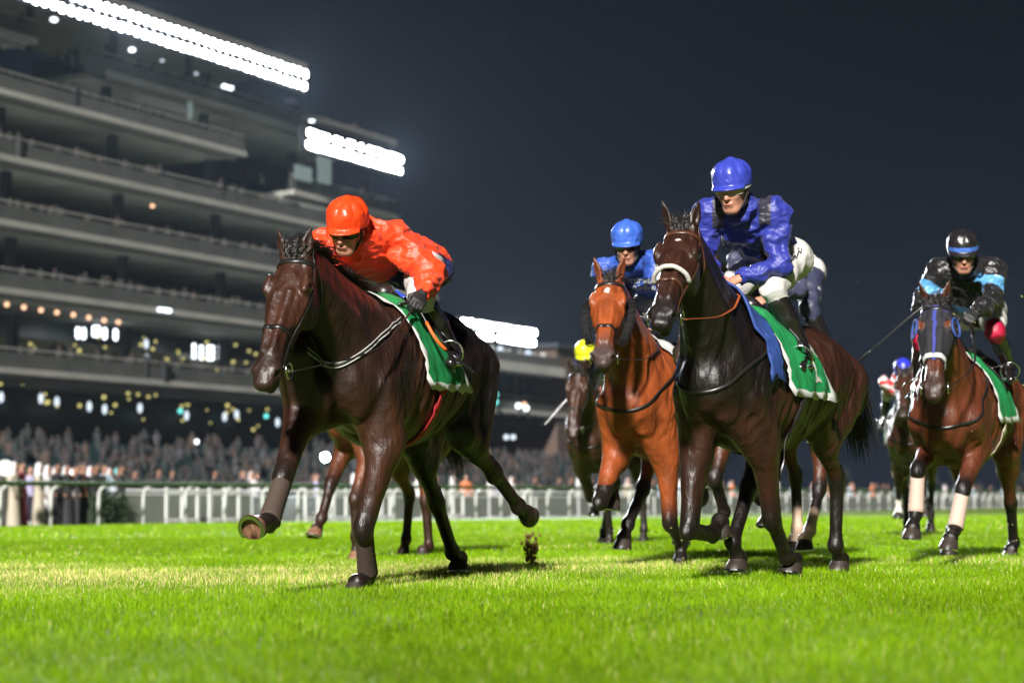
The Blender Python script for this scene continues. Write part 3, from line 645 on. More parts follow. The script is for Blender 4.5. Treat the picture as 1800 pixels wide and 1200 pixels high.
def skeleton(d):
    J = {}
    N0 = np.array([.55, 0, 1.36]); e, y = d['nel'], d['nyaw']
    nd = np.array([math.cos(e)*math.cos(y), math.cos(e)*math.sin(y), math.sin(e)]); J['poll'] = N0+nd*.80; J['nd'] = nd; J['N0'] = N0
    e, y = d['hp'], d['hyaw']; hd = np.array([math.cos(e)*math.cos(y), math.cos(e)*math.sin(y), math.sin(e)]); J['hd'] = hd; J['muzzle'] = J['poll']+hd*.60
    for s, sg in (('r', -1), ('l', 1)):
        J['sh_'+s] = np.array([.68+d['sx_'+s], sg*.155, 1.12+.4*d['sx_'+s]])
        a = d['ab_'+s]
        J['elb_'+s] = J['sh_'+s]+ang(d['hum_'+s], 0, sg)*.29
        J['knee_'+s] = J['elb_'+s]+ang(d['arm_'+s], a, sg)*.43
        J['fet_'+s] = J['knee_'+s]+ang(d['can_'+s], a, sg)*.29
        J['cor_'+s] = J['fet_'+s]+ang(d['pas_'+s], a, sg)*.12
        J['hoof_'+s] = J['cor_'+s]+ang(d['hf_'+s], a, sg)*.09
        J['hip_'+s] = np.array([-.62, sg*.12, 1.28]); a = d['hab_'+s]
        J['sti_'+s] = J['hip_'+s]+ang(d['fem_'+s], .12, sg)*.40
        J['hock_'+s] = J['sti_'+s]+ang(d['tib_'+s], a, sg)*.47
        J['hfet_'+s] = J['hock_'+s]+ang(d['hcan_'+s], a, sg)*.38
        J['hcor_'+s] = J['hfet_'+s]+ang(d['hpas_'+s], a, sg)*.12
        J['hhoof_'+s] = J['hcor_'+s]+ang(d['hhf_'+s], a, sg)*.09
    return J
def frame(d, sc=HSC):
    yaw = HEADING+d['dyaw']; fx = np.array([-math.sin(yaw), -math.cos(yaw), 0]); ly = np.array([math.cos(yaw), -math.sin(yaw), 0])
    c, s = math.cos(d['pitch']), math.sin(d['pitch'])
    Mx = np.stack([fx*c+np.array([0, 0, s]), ly, -fx*s+np.array([0, 0, c])], 1)*sc; piv = np.array([0, 0, 1.2])
    return Mx, np.array([d['X'], d['Y'], d['z']-.022])+piv*sc-Mx@piv
def legframe(a, b, ref=(1, 0, 0)):
    """axes for a bone: down, forward, lateral"""
    dn = unit(b-a); f = np.asarray(ref, float); f = f-dn*(f@dn)
    if np.linalg.norm(f) < .15: f = np.array([0, 0, 1.])-dn*dn[2]
    return dn, unit(f)
def horse_body(J, h, ears=(0, 0), el=1.):
    pts = np.array([v for k, v in J.items() if k not in ('nd', 'hd')])
    lo = np.minimum(pts.min(0)-.16, [-1.15, -.36, .8]); hi = np.maximum(pts.max(0)+.2, [.95, .36, 1.75])
    s = SDF(lo, hi, h)
    z = lambda x, zc: np.array([x, 0, zc])
    s.loft([(z(-1.0, 1.26), .09, .10, .10), (z(-.9, 1.28), .17, .18, .17), (z(-.75, 1.29), .225, .265, .22), (z(-.58, 1.28), .255, .31, .25), (z(-.4, 1.25), .265, .30, .27), (z(-.2, 1.21), .28, .30, .30),
            (z(0, 1.19), .295, .31, .35), (z(.2, 1.20), .29, .35, .375), (z(.4, 1.23), .27, .36, .40), (z(.58, 1.21), .235, .27, .31), (z(.76, 1.16), .17, .17, .17)], (0, 0, 1), k=.01)
    s.cone((.50, 0, 1.50), (.22, 0, 1.55), .05, .035, k=.08)
    s.cone((-.45, 0, 1.53), (-.75, 0, 1.50), .06, .07, k=.08)
    # neck
    N0, nd, P = J['N0'], J['nd'], J['poll']
    upn = unit(np.array([-nd[2], 0, nd[0]])+np.array([0, 0, .2]))
    L = .80
    cr = [(0, .20, .27, .34), (.15, .17, .235, .33), (.35, .14, .20, .275), (.55, .115, .165, .22), (.78, .096, .14, .18), (.97, .083, .10, .14)]
    s.loft([(N0+nd*(t*L)-np.array([0, 0, .03])*(1-t), a_, b_, c_) for t, a_, b_, c_ in cr], upn, k=.07)
    lat0 = unit(np.cross(upn, nd))
    for sg in (-1, 1):   # brachiocephalic muscle and jugular groove
        s.chain([N0+np.array([.14, sg*.13, -.18]), N0+nd*.36+lat0*sg*.085-upn*.08, P+lat0*sg*.05-upn*.05-nd*.06], [.075, .05, .035], k=.035)
    # head
    hd = J['hd']; up = unit(np.cross(hd, np.cross(np.array([0, 0, 1.]), hd))); up = up if up@nd > -2 else -up
    lat = unit(np.cross(up, hd)); lat = lat if lat[1] > 0 else -lat
    H = lambda t, l, u: P+(hd*t+lat*l+up*u)*HZ
    s.ws = HZ
    hs = [(-.03, .050, .045, .07), (.04, .072, .055, .105), (.11, .084, .058, .13), (.18, .086, .056, .145), (.26, .072, .052, .128), (.34, .056, .048, .09), (.42, .048, .044, .066), (.50, .051, .043, .058), (.56, .052, .038, .052), (.60, .040, .026, .036)]
    s.loft([(H(t, 0, 0), a_, b_, c_) for t, a_, b_, c_ in hs], up, k=.035)
    for sg in (-1, 1):
        s.ell(H(.17, sg*.055, -.085), (.10, .026, .082), [hd, lat, up], k=.02)       # jowl
        s.ell(H(.15, sg*.080, .022), (.042, .022, .030), [hd, lat, up], k=.02)       # orbit
        s.cone(H(.115, sg*.075, .045), H(.18, sg*.082, .04), .013, .011, k=.012)       # brow
        s.cone(H(.20, sg*.080, -.008), H(.36, sg*.052, -.010), .012, .008, k=.018)   # facial crest
        s.cone(H(.20, sg*.030, .050), H(.47, sg*.020, .040), .014, .012, k=.02)      # nasal bone
        s.ell(H(.085, sg*.050, .050), (.032, .014, .016), [hd, lat, up], k=.02, cut=True)
        s.ell(H(.158, sg*.100, .018), (.019, .012, .015), [hd, lat, up], k=.008, cut=True)
        s.ell(H(.540, sg*.038, .006), (.034, .024, .030), [hd, lat, up], k=.016)
        s.ell(H(.562, sg*.058, .006), (.018, .020, .013), [unit(hd+up*.5), lat, unit(up-hd*.5)], k=.006, cut=True)
        s.ell(H(.40, sg*.058, -.012), (.07, .010, .018), [hd, lat, up], k=.02, cut=True)
        s.cone(H(.50, sg*.045, -.052), H(.60, sg*.03, -.040), .006, .005, k=.008, cut=True)
    s.ell(H(.592, 0, -.012), (.026, .040, .032), [hd, lat, up], k=.015)
    s.chain([H(.30, 0, -.085), H(.48, 0, -.066), H(.575, 0, -.062)], [.034, .026, .022], k=.015)
    s.ell(H(.545, 0, -.080), (.022, .022, .014), k=.012)
    s.chain([H(.45, 0, -.046), H(.56, 0, -.045)], [.008, .010], k=.006, cut=True) if False else None
    J['H'] = (P, hd, lat, up)
    for sg, er in ((-1, ears[0]), (1, ears[1])):
        s.ws = 1.; base = H(-.005, sg*.048, .045); d = unit(up*.75-hd*(.62+er)+lat*sg*(.28)); fwd = unit(hd*.6+up*.3+lat*sg*.5)
        sd = unit(np.cross(d, fwd))
        s.loft([(base-d*.02, .024, .022, .022), (base+d*.03, .032, .019, .022), (base+d*.07*el, .033, .014, .018), (base+d*.105*el, .020, .009, .013), (base+d*.145*el, .005, .004, .005)], fwd, k=.012)
        s.loft([(base+d*.03+fwd*.019, .012, .010, .010), (base+d*.075+fwd*.016, .018, .010, .011), (base+d*.105+fwd*.010, .010, .006, .006)], fwd, k=.004, cut=True)
    s.ws = 1.
    for q, sg in (('r', -1), ('l', 1)):
        Sh, El, Kn, Fe, Co = (J[n_+q] for n_ in ('sh_', 'elb_', 'knee_', 'fet_', 'cor_'))
        O = np.array([0, sg*1., 0]); s.ws = 1.06
        s.loft([(np.array([.36, sg*.10, 1.50]), .05, .10, .10), (np.array([.50, sg*.165, 1.32]), .06, .13, .15), (Sh+np.array([-.02, 0, .02]), .075, .10, .12)], (1, 0, 0), k=.045)   # scapula, fore edge up
        s.cone(np.array([.40, sg*.175, 1.46]), Sh+np.array([-.02, sg*.05, .04]), .028, .03, k=.03)   # scapular spine
        s.ell(Sh*.5+El*.5+np.array([-.10, sg*.02, .09]), (.15, .070, .12), [unit((.75, 0, -.65)), (0, 1, 0), unit((.65, 0, .75))], k=.035)  # triceps
        s.cone(Sh, El, .088, .082, k=.04)
        s.ell(np.array([.775+.4*(Sh[0]-.68), sg*.075, 1.09]), (.075, .072, .12), k=.025)                 # pectoral
        s.cone(np.array([.70, sg*.07, 1.02]), El+np.array([.02, -sg*.02, -.06]), .07, .065, k=.04)
        s.ws = LW
        dn, f = legframe(El, Kn); le = np.linalg.norm(Kn-El)
        B = lambda t, fo=0: El+(Kn-El)*t+f*fo
        s.loft([(B(-.10, -.01), .066, .078, .100), (B(.12, 0), .062, .078, .082), (B(.35, .004), .052, .062, .062), (B(.62, .002), .043, .048, .050), (B(.86), .041, .042, .045), (B(1.), .037, .038, .042)], f, k=.03)
        s.cone(B(.02, .05)+O*.02, B(.72, .025)+O*.012, .034, .014, k=.02)    # extensor
        s.cone(B(-.08, -.075), B(.3, -.045), .035, .02, k=.03)               # point of elbow
        dn2, f2 = legframe(Kn, Fe); 
        kf = unit(f+f2)
        s.ell(Kn+kf*.004, (.042, .037, .058), [kf, O, unit(np.cross(kf, O))], k=.02)
        s.ell(Kn-kf*.032-dn*.01, (.018, .020, .028), [kf, O, unit(np.cross(kf, O))], k=.015)
        C_ = lambda t, fo=0: Kn+(Fe-Kn)*t+f2*fo
        s.loft([(C_(.10), .034, .035, .042), (C_(.3), .030, .030, .037), (C_(.8), .028, .029, .037), (C_(1.), .031, .033, .038)], f2, k=.015)
        s.cone(C_(.12, -.028), C_(.92, -.030), .013, .012, k=.010)           # tendon
        dn3, f3 = legframe(Fe, Co)
        s.ell(Fe, (.034, .030, .040), [f2, O, unit(np.cross(f2, O))], k=.015)
        s.ell(Fe-f2*.030-dn2*-.008, (.017, .018, .022), k=.012)
        s.loft([(Fe, .031, .034, .034), (Fe+(Co-Fe)*.5, .028, .028, .028), (Co, .040, .042, .038)], f3, k=.018)
        s.ell(Co-f3*.028+dn3*.01, (.022, .030, .018), k=.02)
        # hind leg
        s.ws = 1.05
        Hp, St, Ho, HF, HC = (J[n_+q] for n_ in ('hip_', 'sti_', 'hock_', 'hfet_', 'hcor_'))
        s.loft([(Hp+np.array([.03, 0, .08]), .12, .17, .20), (Hp*.5+St*.5+np.array([-.03, 0, 0]), .098, .155, .18), (St+np.array([-.01, 0, .01]), .075, .085, .10)], (1, 0, 0), k=.06)
        s.ell(St+np.array([.0, sg*.005, .0]), (.075, .062, .075), k=.05)
        s.cone(np.array([-.42, sg*.16, 1.43]), St+np.array([.02, -sg*.02, .05]), .08, .07, k=.06)         # tensor / flank
        s.ws = LW
        up_t = St+(Ho-St)*.42
        dn4, f4 = legframe(St, Ho)
        s.cone(np.array([-.93, sg*.115, 1.22]), up_t-f4*.05, .088, .055, k=.07)                         # hamstring
        s.cone(np.array([-.80, sg*.14, 1.30]), St*.6+Ho*.4-f4*.03, .115, .06, k=.05)
        G = lambda t, fo=0: St+(Ho-St)*t+f4*fo
        s.loft([(G(0, -.01), .070, .075, .10), (G(.25, -.015), .062, .072, .092), (G(.5, -.006), .048, .055, .064), (G(.75), .034, .036, .040), (G(1.), .034, .040, .036)], f4, k=.03)
        dn5, f5 = legframe(Ho, HF)
        hkf = unit(f4+f5); ph = Ho-unit(f4*.6+f5*.4)*.058-dn4*.0+unit(St-Ho)*.045
        s.cone(G(.45, -.05), ph, .022, .012, k=.015)                          # achilles
        s.cone(ph, Ho+(HF-Ho)*.12-f5*.02, .022, .024, k=.02)                # point of hock
        s.ell(Ho+f5*.004, (.046, .037, .060), [f5, O, dn5], k=.02)
        D_ = lambda t, fo=0: Ho+(HF-Ho)*t+f5*fo
        s.loft([(D_(.06), .036, .042, .048), (D_(.28), .030, .031, .037), (D_(.8), .028, .029, .036), (D_(1.), .033, .036, .040)], f5, k=.015)
        s.cone(D_(.10, -.034), D_(.92, -.032), .013, .012, k=.01)
        dn6, f6 = legframe(HF, HC)
        s.ell(HF, (.035, .031, .042), [f5, O, unit(np.cross(f5, O))], k=.015)
        s.ell(HF-f5*.032+dn5*.008, (.017, .018, .022), k=.012)
        s.loft([(HF, .032, .035, .035), (HF+(HC-HF)*.5, .029, .029, .029), (HC, .041, .043, .039)], f6, k=.018)
        s.ell(HC-f6*.028+dn6*.01, (.022, .030, .018), k=.02)
    s.ws = 1.
    s.cone((-.86, 0, 1.47), (-1.0, 0, 1.45), .05, .035, k=.05)              # dock
    # ribs and flank: faint
    V, Q = s.mesh(); V = smooth_mesh(V, Q, 1, .35); Nn = normals(V, Q)
    amp = np.clip((V[:, 2]-.75)/.3, 0, 1)*np.clip((.80-V[:, 0])/.15, 0, 1)*(np.abs(V[:, 1]) > .1)
    dsp = np.zeros(len(V)); ix = np.nonzero(amp > 0)[0]
    for i in ix:     # muscle and vein relief under a wet summer coat
        v = V[i]; q = Vector((v[0]*9+v[2]*2.5, v[1]*4, v[2]*3.2)); a = mnoise.noise(q+Vector((mnoise.noise(q*.7)*1.1, 0, 0))); b = mnoise.noise(Vector((v[0]*26+v[2]*8, v[1]*9, v[2]*7)))
        c = mnoise.noise(Vector((v[0]*17+v[2]*5+7, v[1]*7, v[2]*4.5)))
        dsp[i] = (a*.015+(.5-abs(b))*.009-abs(c)*.014)*amp[i]
    V = V+Nn*dsp[:, None]
    return V, Q
def seg_t(V, a, b):
    d = b-a; t = np.clip(((V-a)@d)/(d@d), 0, 1); return t, np.linalg.norm(V-a-t[:, None]*d, axis=1)
def sstep(x, a, b):
    t = np.clip((x-a)/(b-a), 0, 1); return t*t*(3-2*t)
def coat_color(V, J, c):
    """c: dict body, points, muzzle, star, socks, legdark"""
    C = np.tile(np.array(c['body'], float), (len(V), 1)); pts = np.array(c['points'])
    nz = np.array([mnoise.fractal(Vector(v)*3., 1., 2., 3) for v in V[::1]]) if len(V) < 250000 else np.zeros(len(V))
    if 'rear_shade' in c: mr = sstep(-V[:, 0]+.25*nz, -.30, .25)[:, None]; C = C*(1-mr)+np.array(c['rear_shade'])*mr  # shade on the hindquarters, blended into the coat colour
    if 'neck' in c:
        tn, dn_ = seg_t(V, J['N0'], J['poll']); mn = (sstep(V[:, 0]+.2*nz, .42, .62)*sstep(V[:, 2], .95, 1.15)*(1-sstep(tn, .80, .98)))[:, None]; C = C*(1-mn)+np.array(c['neck'])*mn  # shade on the neck, blended into the coat colour
    C *= (1+.16*nz)[:, None]
    # darker hindquarters and neck above are shade painted into the coat
    P, hd, lat, up = J['H']; R_ = (V-P)/HZ; t = R_@hd; l = R_@lat; u = R_@up; onhead = (t > -.15) & (t < .7) & (np.abs(l) < .14) & (u > -.25) & (u < .2)
    head = onhead & (R_@hd > -.02)
    m = sstep(t, .40, .53)*head; C = C*(1-m[:, None])+np.array(c['muzzle'])*m[:, None]
    ear = onhead & (u > .075) & (t < .06); C[ear] = C[ear]*.5+pts*.5
    for q in 'rl':
        for a, b, a2, b2, cut in (('elb_', 'knee_', 'knee_', 'hoof_', .55), ('sti_', 'hock_', 'hock_', 'hhoof_', .78)):
            t1, d1 = seg_t(V, J[a+q], J[b+q]); chain = [('knee_', 'fet_'), ('fet_', 'cor_'), ('cor_', 'hoof_')] if a == 'elb_' else [('hock_', 'hfet_'), ('hfet_', 'hcor_'), ('hcor_', 'hhoof_')]
            m = sstep(t1, cut, 1.)*(d1 < .10)*c.get('legdark', 1)
            for x, y in chain:
                t2, d2 = seg_t(V, J[x+q], J[y+q]); m = np.maximum(m, (d2 < .085)*1.*c.get('legdark', 1)*((t2 > 0.02) | (x not in ('knee_', 'hock_'))))
            m *= (1 if True else 0)
            C = C*(1-m[:, None])+pts*m[:, None]*(1+.0*nz)[:, None]
    for leg, frac, col in c.get('socks', []):
        f = leg[0] == 'h'; a, b, e_, z_ = (J['hfet_'+leg[-1]], J['hock_'+leg[-1]], J['hcor_'+leg[-1]], J['hhoof_'+leg[-1]]) if f else (J['fet_'+leg[-1]], J['knee_'+leg[-1]], J['cor_'+leg[-1]], J['hoof_'+leg[-1]])
        t3, d3 = seg_t(V, a, b); m = (d3 < .075)*(1-sstep(t3, frac, frac+.15)); t4, d4 = seg_t(V, a, e_); m = np.maximum(m, (d4 < .07)*1.); t4, d4 = seg_t(V, e_, z_); m = np.maximum(m, (d4 < .07)*1.)
        C = C*(1-m[:, None])+np.array(col)*m[:, None]
    for (tt, ll, ra, rb) in c.get('star', []):
        m = head & (u > 0) & (((t-tt)/ra)**2+((l-ll)/rb)**2 < 1+.35*nz); C[m] = (.62, .56, .50)
    return np.clip(C, 0, 1)
def hoof_mesh(mb, mbs, co, tip, lat, front=None):
    """truncated hoof: co coronet centre, tip lower centre; front direction; the shoe goes to mbs"""
    z_k = 1.1; dn = unit(tip-co); lt = unit(lat-dn*(lat@dn)); f = np.cross(lt, dn); f = f if front is None or f@front > 0 else -f
    rings = [(-.012, .042, .047, .0), (.006, .048, .054, .002), (.03, .056, .064, .010), (.064, .063, .075, .020), (.068, .062, .074, .021)]
    n = 20; V = []
    for z_, rl, rf, sh in rings:
        for j in range(n):
            a = 2*math.pi*j/n; ff = math.cos(a)*rf*(1 if math.cos(a) > 0 else .72)
            V.append(co+dn*z_+f*(ff+sh)+lt*math.sin(a)*rl)
    k = len(rings); Fc = [[i*n+j, i*n+(j+1) % n, (i+1)*n+(j+1) % n, (i+1)*n+j] for i in range(k-1) for j in range(n)]
    # concave sole
    base = len(V)
    for j in range(n):
        a = 2*math.pi*j/n; V.append(co+dn*.054+f*(math.cos(a)*.035+.018)+lt*math.sin(a)*.032)
    V.append(co+dn*.052+f*.015)
    Fc += [[(k-1)*n+j, (k-1)*n+(j+1) % n, base+(j+1) % n, base+j] for j in range(n)]+[[base+j, base+(j+1) % n, base+n] for j in range(n)]
    mb.add(V, Fc)
    # frog
    mb.add([co+dn*.064+f*-.03+lt*.016, co+dn*.064-f*.03-lt*.016, co+dn*.064+f*.035, co+dn*.05+f*-.03+lt*.024, co+dn*.05-f*.03-lt*.024, co+dn*.05+f*.045],
           [[0, 1, 2], [0, 3, 4, 1], [1, 4, 5, 2], [2, 5, 3, 0]])
    # shoe: open ring
    m_ = 17; V = []; 
    for i in range(m_):
        a = -2.35+4.7*i/(m_-1)
        for (r_, zz) in ((1.0, .068), (1.0, .077), (.74, .077), (.74, .068)):
            ff = math.cos(a)*.074*(1 if math.cos(a) > 0 else .8)
            V.append(co+dn*zz+f*(ff*r_+.021)+lt*math.sin(a)*.062*r_)
    Fc = [[i*4+j, i*4+(j+1) % 4, i*4+4+(j+1) % 4, i*4+4+j] for i in range(m_-1) for j in range(4)]+[[3, 2, 1, 0], [m_*4-4, m_*4-3, m_*4-2, m_*4-1]]
    mbs.add(V, Fc)
def strands(mb, roots, dirs, L, r, flow, n=7, wild=.25, seed=0, grav=.0):
    """hair: tapered three sided strands; flow = drift direction"""
    rg = np.random.default_rng(seed)
    for p, d in zip(roots, dirs):
        p = np.asarray(p, float); d = unit(np.asarray(d)+rg.normal(0, wild, 3)); l = L*(.6+.6*rg.random()); P = [p-d*.01]; q = p.copy()
        w_ = rg.normal(0, wild*.5, 3)
        for i in range(n):
            d = unit(d+(np.asarray(flow)+w_)*.35+np.array([0, 0, -grav])*.3); q = q+d*l/n; P.append(q.copy())
        rr = [r*(1-.85*(i/n)**1.5) for i in range(n+1)]
        mb.tube(P, rr, n=3, caps=False)
M['leather'] = material('black_leather', (.012, .010, .010), .35, spec=.6, bump=[(60, .2, .002, 3)])
M['brown_leather'] = material('brown_leather', (.07, .025, .012), .4, spec=.5, bump=[(60, .2, .002, 3)])
M['orange_rubber'] = material('orange_rein_rubber', (0.2856, 0.0612, 0.0136), .5)
M['steel'] = material('polished_steel', (.75, .75, .76), .18, metal=1)
M['hoof_dark'] = material('dark_hoof_horn', (.030, .022, .018), .45, bump=[(40, .3, .003, 4)], vary=(18, .3), stretch=(1, 1, .3))
M['hoof_pale'] = material('pale_hoof_horn', (0.1768, 0.0884, 0.051), .42, bump=[(40, .3, .003, 4)], vary=(22, .35))
M['eye'] = material('horse_eye', (.006, .004, .003), .04, spec=1, coat=1, coat_r=.02)
M['hair_black'] = material('black_mane_hair', (.012, .009, .008), .38, spec=.6)
M['hair_brown'] = material('brown_mane_hair', (.045, .020, .012), .4, spec=.5)
M['felt_white'] = material('white_saddle_felt', (0.4896, 0.4896, 0.476), .85, bump=[(90, .3, .003, 3)])
M['fleece_white'] = material('white_fleece', (0.51, 0.4896, 0.4488), .95, bump=[(160, .8, .01, 4)])
M['fleece_black'] = material('black_fleece', (.004, .0035, .0035), .95, bump=[(160, .8, .01, 4)])
M['cloth_green'] = material('green_saddle_cloth', (0.00816, 0.204, 0.0578), .62, bump=[(14, .4, .012, 3), (240, .15, .001, 2)], vary=(5, .12))
M['cloth_blue'] = material('blue_pad_cloth', (0.017, 0.0476, 0.204), .7, bump=[(14, .4, .012, 3)])
M['girth_red'] = material('red_girth_webbing', (0.2856, 0.00816, 0.01224), .6, bump=[(120, .3, .002, 2)])
M['girth_cream'] = material('cream_girth_webbing', (0.4216, 0.3536, 0.2584), .7)
M['bandage_brown'] = material('brown_leg_bandage', (.052, .032, .023), .8, bump=[(50, .5, .006, 4)], stretch=(1, 1, 4))
M['bandage_tan'] = material('tan_leg_bandage', (.46, .33, .27), .75, bump=[(30, .4, .004, 4)], stretch=(1, 1, 5))
M['cream_paint'] = material('cream_number_print', (0.544, 0.5304, 0.476), .6)
def coat_mat(name, rough=.36, coat=.25):
    return material(name, attr='coat', rough=rough, spec=.42, coat=coat, coat_r=.4, vary=(6, .34), stretch=(1.3, 1.3, .55), bump=[(5, .5, .045, 2), (12, .6, .024, 3), (40, .5, .007, 4), (180, .35, .003, 3)])
def text_mesh(txt, size=1.):
    c = bpy.data.curves.new('t', 'FONT'); c.body = txt; c.size = size; c.align_x = 'CENTER'; c.align_y = 'CENTER'; c.resolution_u = 3
    try: c.offset = .015*size
    except Exception: pass
    o = bpy.data.objects.new('t', c); COL.objects.link(o)
    dg = bpy.context.evaluated_depsgraph_get(); me = o.evaluated_get(dg).to_mesh()
    bm = bmesh.new(); bm.from_mesh(me); bmesh.ops.triangulate(bm, faces=bm.faces)
    for _ in range(2):
        el = [e for e in bm.edges if e.calc_length() > .06*size]
        if el: bmesh.ops.subdivide_edges(bm, edges=el, cuts=1); bmesh.ops.triangulate(bm, faces=bm.faces)
    V = np.array([v.co[:] for v in bm.verts]); Fc = [[v.index for v in f.verts] for f in bm.faces]
    bm.free(); o.evaluated_get(dg).to_mesh_clear(); bpy.data.objects.remove(o); bpy.data.curves.remove(c)
    return V, Fc
def grid_at(G, u, v):
    a, b, _ = G.shape; x = min(max(u, 0), .9999)*(a-1); y = min(max(v, 0), .9999)*(b-1); i, j = int(x), int(y); x -= i; y -= j
    return G[i, j]*(1-x)*(1-y)+G[i+1, j]*x*(1-y)+G[i, j+1]*(1-x)*y+G[i+1, j+1]*x*y
def shell(V, Q, keep, off, C, name, mat, parent):
    Qk = Q[keep[Q].all(1)]; used = np.unique(Qk); mp = np.full(len(V), -1); mp[used] = np.arange(len(used))
    n = normals(V, Q)[used]; return mesh(name, V[used]+n*off, mp[Qk], mat, parent, colors=C[used])
def make_horse(d, name, o, h=.009):
    """o: options dictionary"""
    J = skeleton(d); V, Q = horse_body(J, h, o.get('ears', (0, 0)), o.get('earlen', 1.))
    Mx, O = frame(d, o.get('scale', HSC))
    root = empty('race_horse'); root.matrix_world = Matrix(((Mx[0, 0], Mx[0, 1], Mx[0, 2], O[0]), (Mx[1, 0], Mx[1, 1], Mx[1, 2], O[1]), (Mx[2, 0], Mx[2, 1], Mx[2, 2], O[2]), (0, 0, 0, 1)))
    tag(root, o['label'], 'horse', 'race horses galloping on the turf')
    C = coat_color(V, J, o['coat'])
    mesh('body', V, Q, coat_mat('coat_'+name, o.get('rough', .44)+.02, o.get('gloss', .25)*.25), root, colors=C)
    bv = bvh_of(V, Q); P, hd, lat, up = J['H']; H = lambda t, l, u: P+(hd*t+lat*l+up*u)*HZ
    for sg in (-1, 1):
        mb = MB(); mb.ball(H(.156, sg*.082, .017), .024, 14); mb.build('eye', M['eye'], root, True)
    for q, sg in (('r', -1), ('l', 1)):
        for a, b, pre in (('cor_', 'hoof_', 'fet_'), ('hcor_', 'hhoof_', 'hfet_')):
            mb, ms = MB(), MB(); co, tp = J[a+q], J[b+q]; dn, f = legframe(co, tp)
            _, f0 = legframe(J[pre+q], co)
            hoof_mesh(mb, ms, co, tp, np.array([0, 1., 0]), f0)
            hf = mb.build('hoof', M['hoof_pale' if (a+q) in o.get('pale', ()) else 'hoof_dark'], root, True); ms.build('horseshoe', M['steel'], hf)
    if o.get('hood'):
        R_ = (V-P)/HZ; t = R_@hd; l = R_@lat; u = R_@up
        de = np.minimum(np.linalg.norm(np.stack([t-.150, l-.085, u-.012], 1), axis=1), np.linalg.norm(np.stack([t-.150, l+.085, u-.012], 1), axis=1))
        keep = (t > -.06) & (t < .40-.25*np.clip(-u, 0, 1)) & (np.abs(l) < .14) & (u > -.2) & (u < .082) & (de > .046)
        Ch = np.tile((.010, .009, .013), (len(V), 1)); bl = np.array((.03, .04, .24))
        Ch[(np.abs(l) < .0085) & (u > 0)] = bl; Ch[(np.abs(t-.045) < .009)] = bl
        shell(V, Q, keep, .005, Ch, 'blinker_hood', material('hood_cloth', attr='coat', rough=.8, bump=[(40, .3, .004, 3)]), root)
        for sg in (-1, 1):
            mb = MB(); cc = H(.150, sg*.096, .010); pl = [cc+hd*math.cos(a)*.066+up*math.sin(a)*.050+lat*sg*(.014-.020*math.sin(a)) for a in np.linspace(0, 2*math.pi, 21)]
            mb.tube(pl, .008, 8, caps=False); mb.build('blinker_cup', M['cloth_blue'], root, True)
    # mane, forelock, tail
    rg = np.random.default_rng(o.get('seed', 1)); N0, nd = J['N0'], J['nd']; upn = unit(np.array([-nd[2], 0, nd[0]])+np.array([0, 0, .2]))
    hm = o.get('hair', 'hair_black'); roots, dirs = [], []
    latn = unit(np.cross(upn, nd)); msd = o.get('mane_side', 1)
    for i in range(o.get('nmane', 520)):
        t = rg.random()*.98+.03; hh = .235-.14*t
        p = N0+nd*(t*.80)+upn*(hh+.05)+latn*rg.normal(0, .01)
        loc, no, ix, dd = bv.find_nearest(Vector(p)); roots.append(np.array(loc)); dirs.append(unit(np.array(no)*.8+np.array([-.6, 0, .3])))
    mb = MB(); strands(mb, roots, dirs, .13, .0032, (-.9, msd*.75, -.25), wild=.3, seed=3, grav=.25); mb.build('mane', M[hm], root, True)
    roots, dirs = [], []
    for i in range(150):
        p = H(-.01+rg.random()*.05, rg.normal(0, .022), .07); loc, no, ix, dd = bv.find_nearest(Vector(p)); roots.append(np.array(loc)); dirs.append(unit(np.array(no)-hd*.6))
    mb = MB(); strands(mb, roots, dirs, .10, .003, (-1., .35*msd, .25), wild=.35, seed=4); mb.build('forelock', M[hm], root, True)
    roots, dirs = [], []
    tf = o.get('tail', (-.25, .1, -1))
    for i in range(420):
        t = rg.random(); p = np.array([-.95-.10*t, rg.normal(0, .018), 1.46-.02*t+rg.normal(0, .02)]); roots.append(p); dirs.append(unit(np.array([-1, rg.normal(0, .15), .25])))
    mb = MB(); strands(mb, roots, dirs, o.get('tail_len', .62), .0045, tf, n=10, wild=.16, seed=5, grav=.35); mb.build('tail', M[hm], root, True)
    # bridle
    lm = M[o.get('bridle', 'leather')]
    mb = MB()
    br = lambda P_, w_=.018, cl=False, n=6: strap(mb, bv, P_, w_, .004, .002, n, closed=cl)
    br([H(.515, -.07, -.03), H(.40, -.08, -.035), H(.27, -.09, -.03), H(.12, -.10, -.02), H(.0, -.085, .01), H(-.045, -.04, .06), H(-.05, 0, .08), H(-.045, .04, .06), H(.0, .085, .01), H(.12, .10, -.02), H(.27, .09, -.03), H(.40, .08, -.035), H(.515, .07, -.03)])
    br([H(.03, -.10, -.01), H(.045, -.06, .06), H(.05, 0, .08), H(.045, .06, .06), H(.03, .10, -.01)], .024)
    br([H(.01, -.09, 0), H(.06, -.10, -.09), H(.10, -.05, -.17), H(.11, 0, -.2), H(.10, .05, -.17), H(.06, .10, -.09), H(.01, .09, 0)], .014)
    nb = o.get('nose', .37)
    if o.get('nosemat'):
        mb2 = MB(); strap(mb2, bv, [H(nb, 0, .07), H(nb, .075, .0), H(nb+.01, .06, -.09), H(nb+.02, 0, -.13), H(nb+.01, -.06, -.09), H(nb, -.075, 0)], .034, .008, .004, 6, closed=True); mb2.build('noseband', M[o['nosemat']], root, True)
    else: br([H(nb, 0, .07), H(nb, .075, .0), H(nb+.01, .06, -.09), H(nb+.02, 0, -.13), H(nb+.01, -.06, -.09), H(nb, -.075, 0)], .022, True)
    bd = mb.build('bridle', lm, root, True)
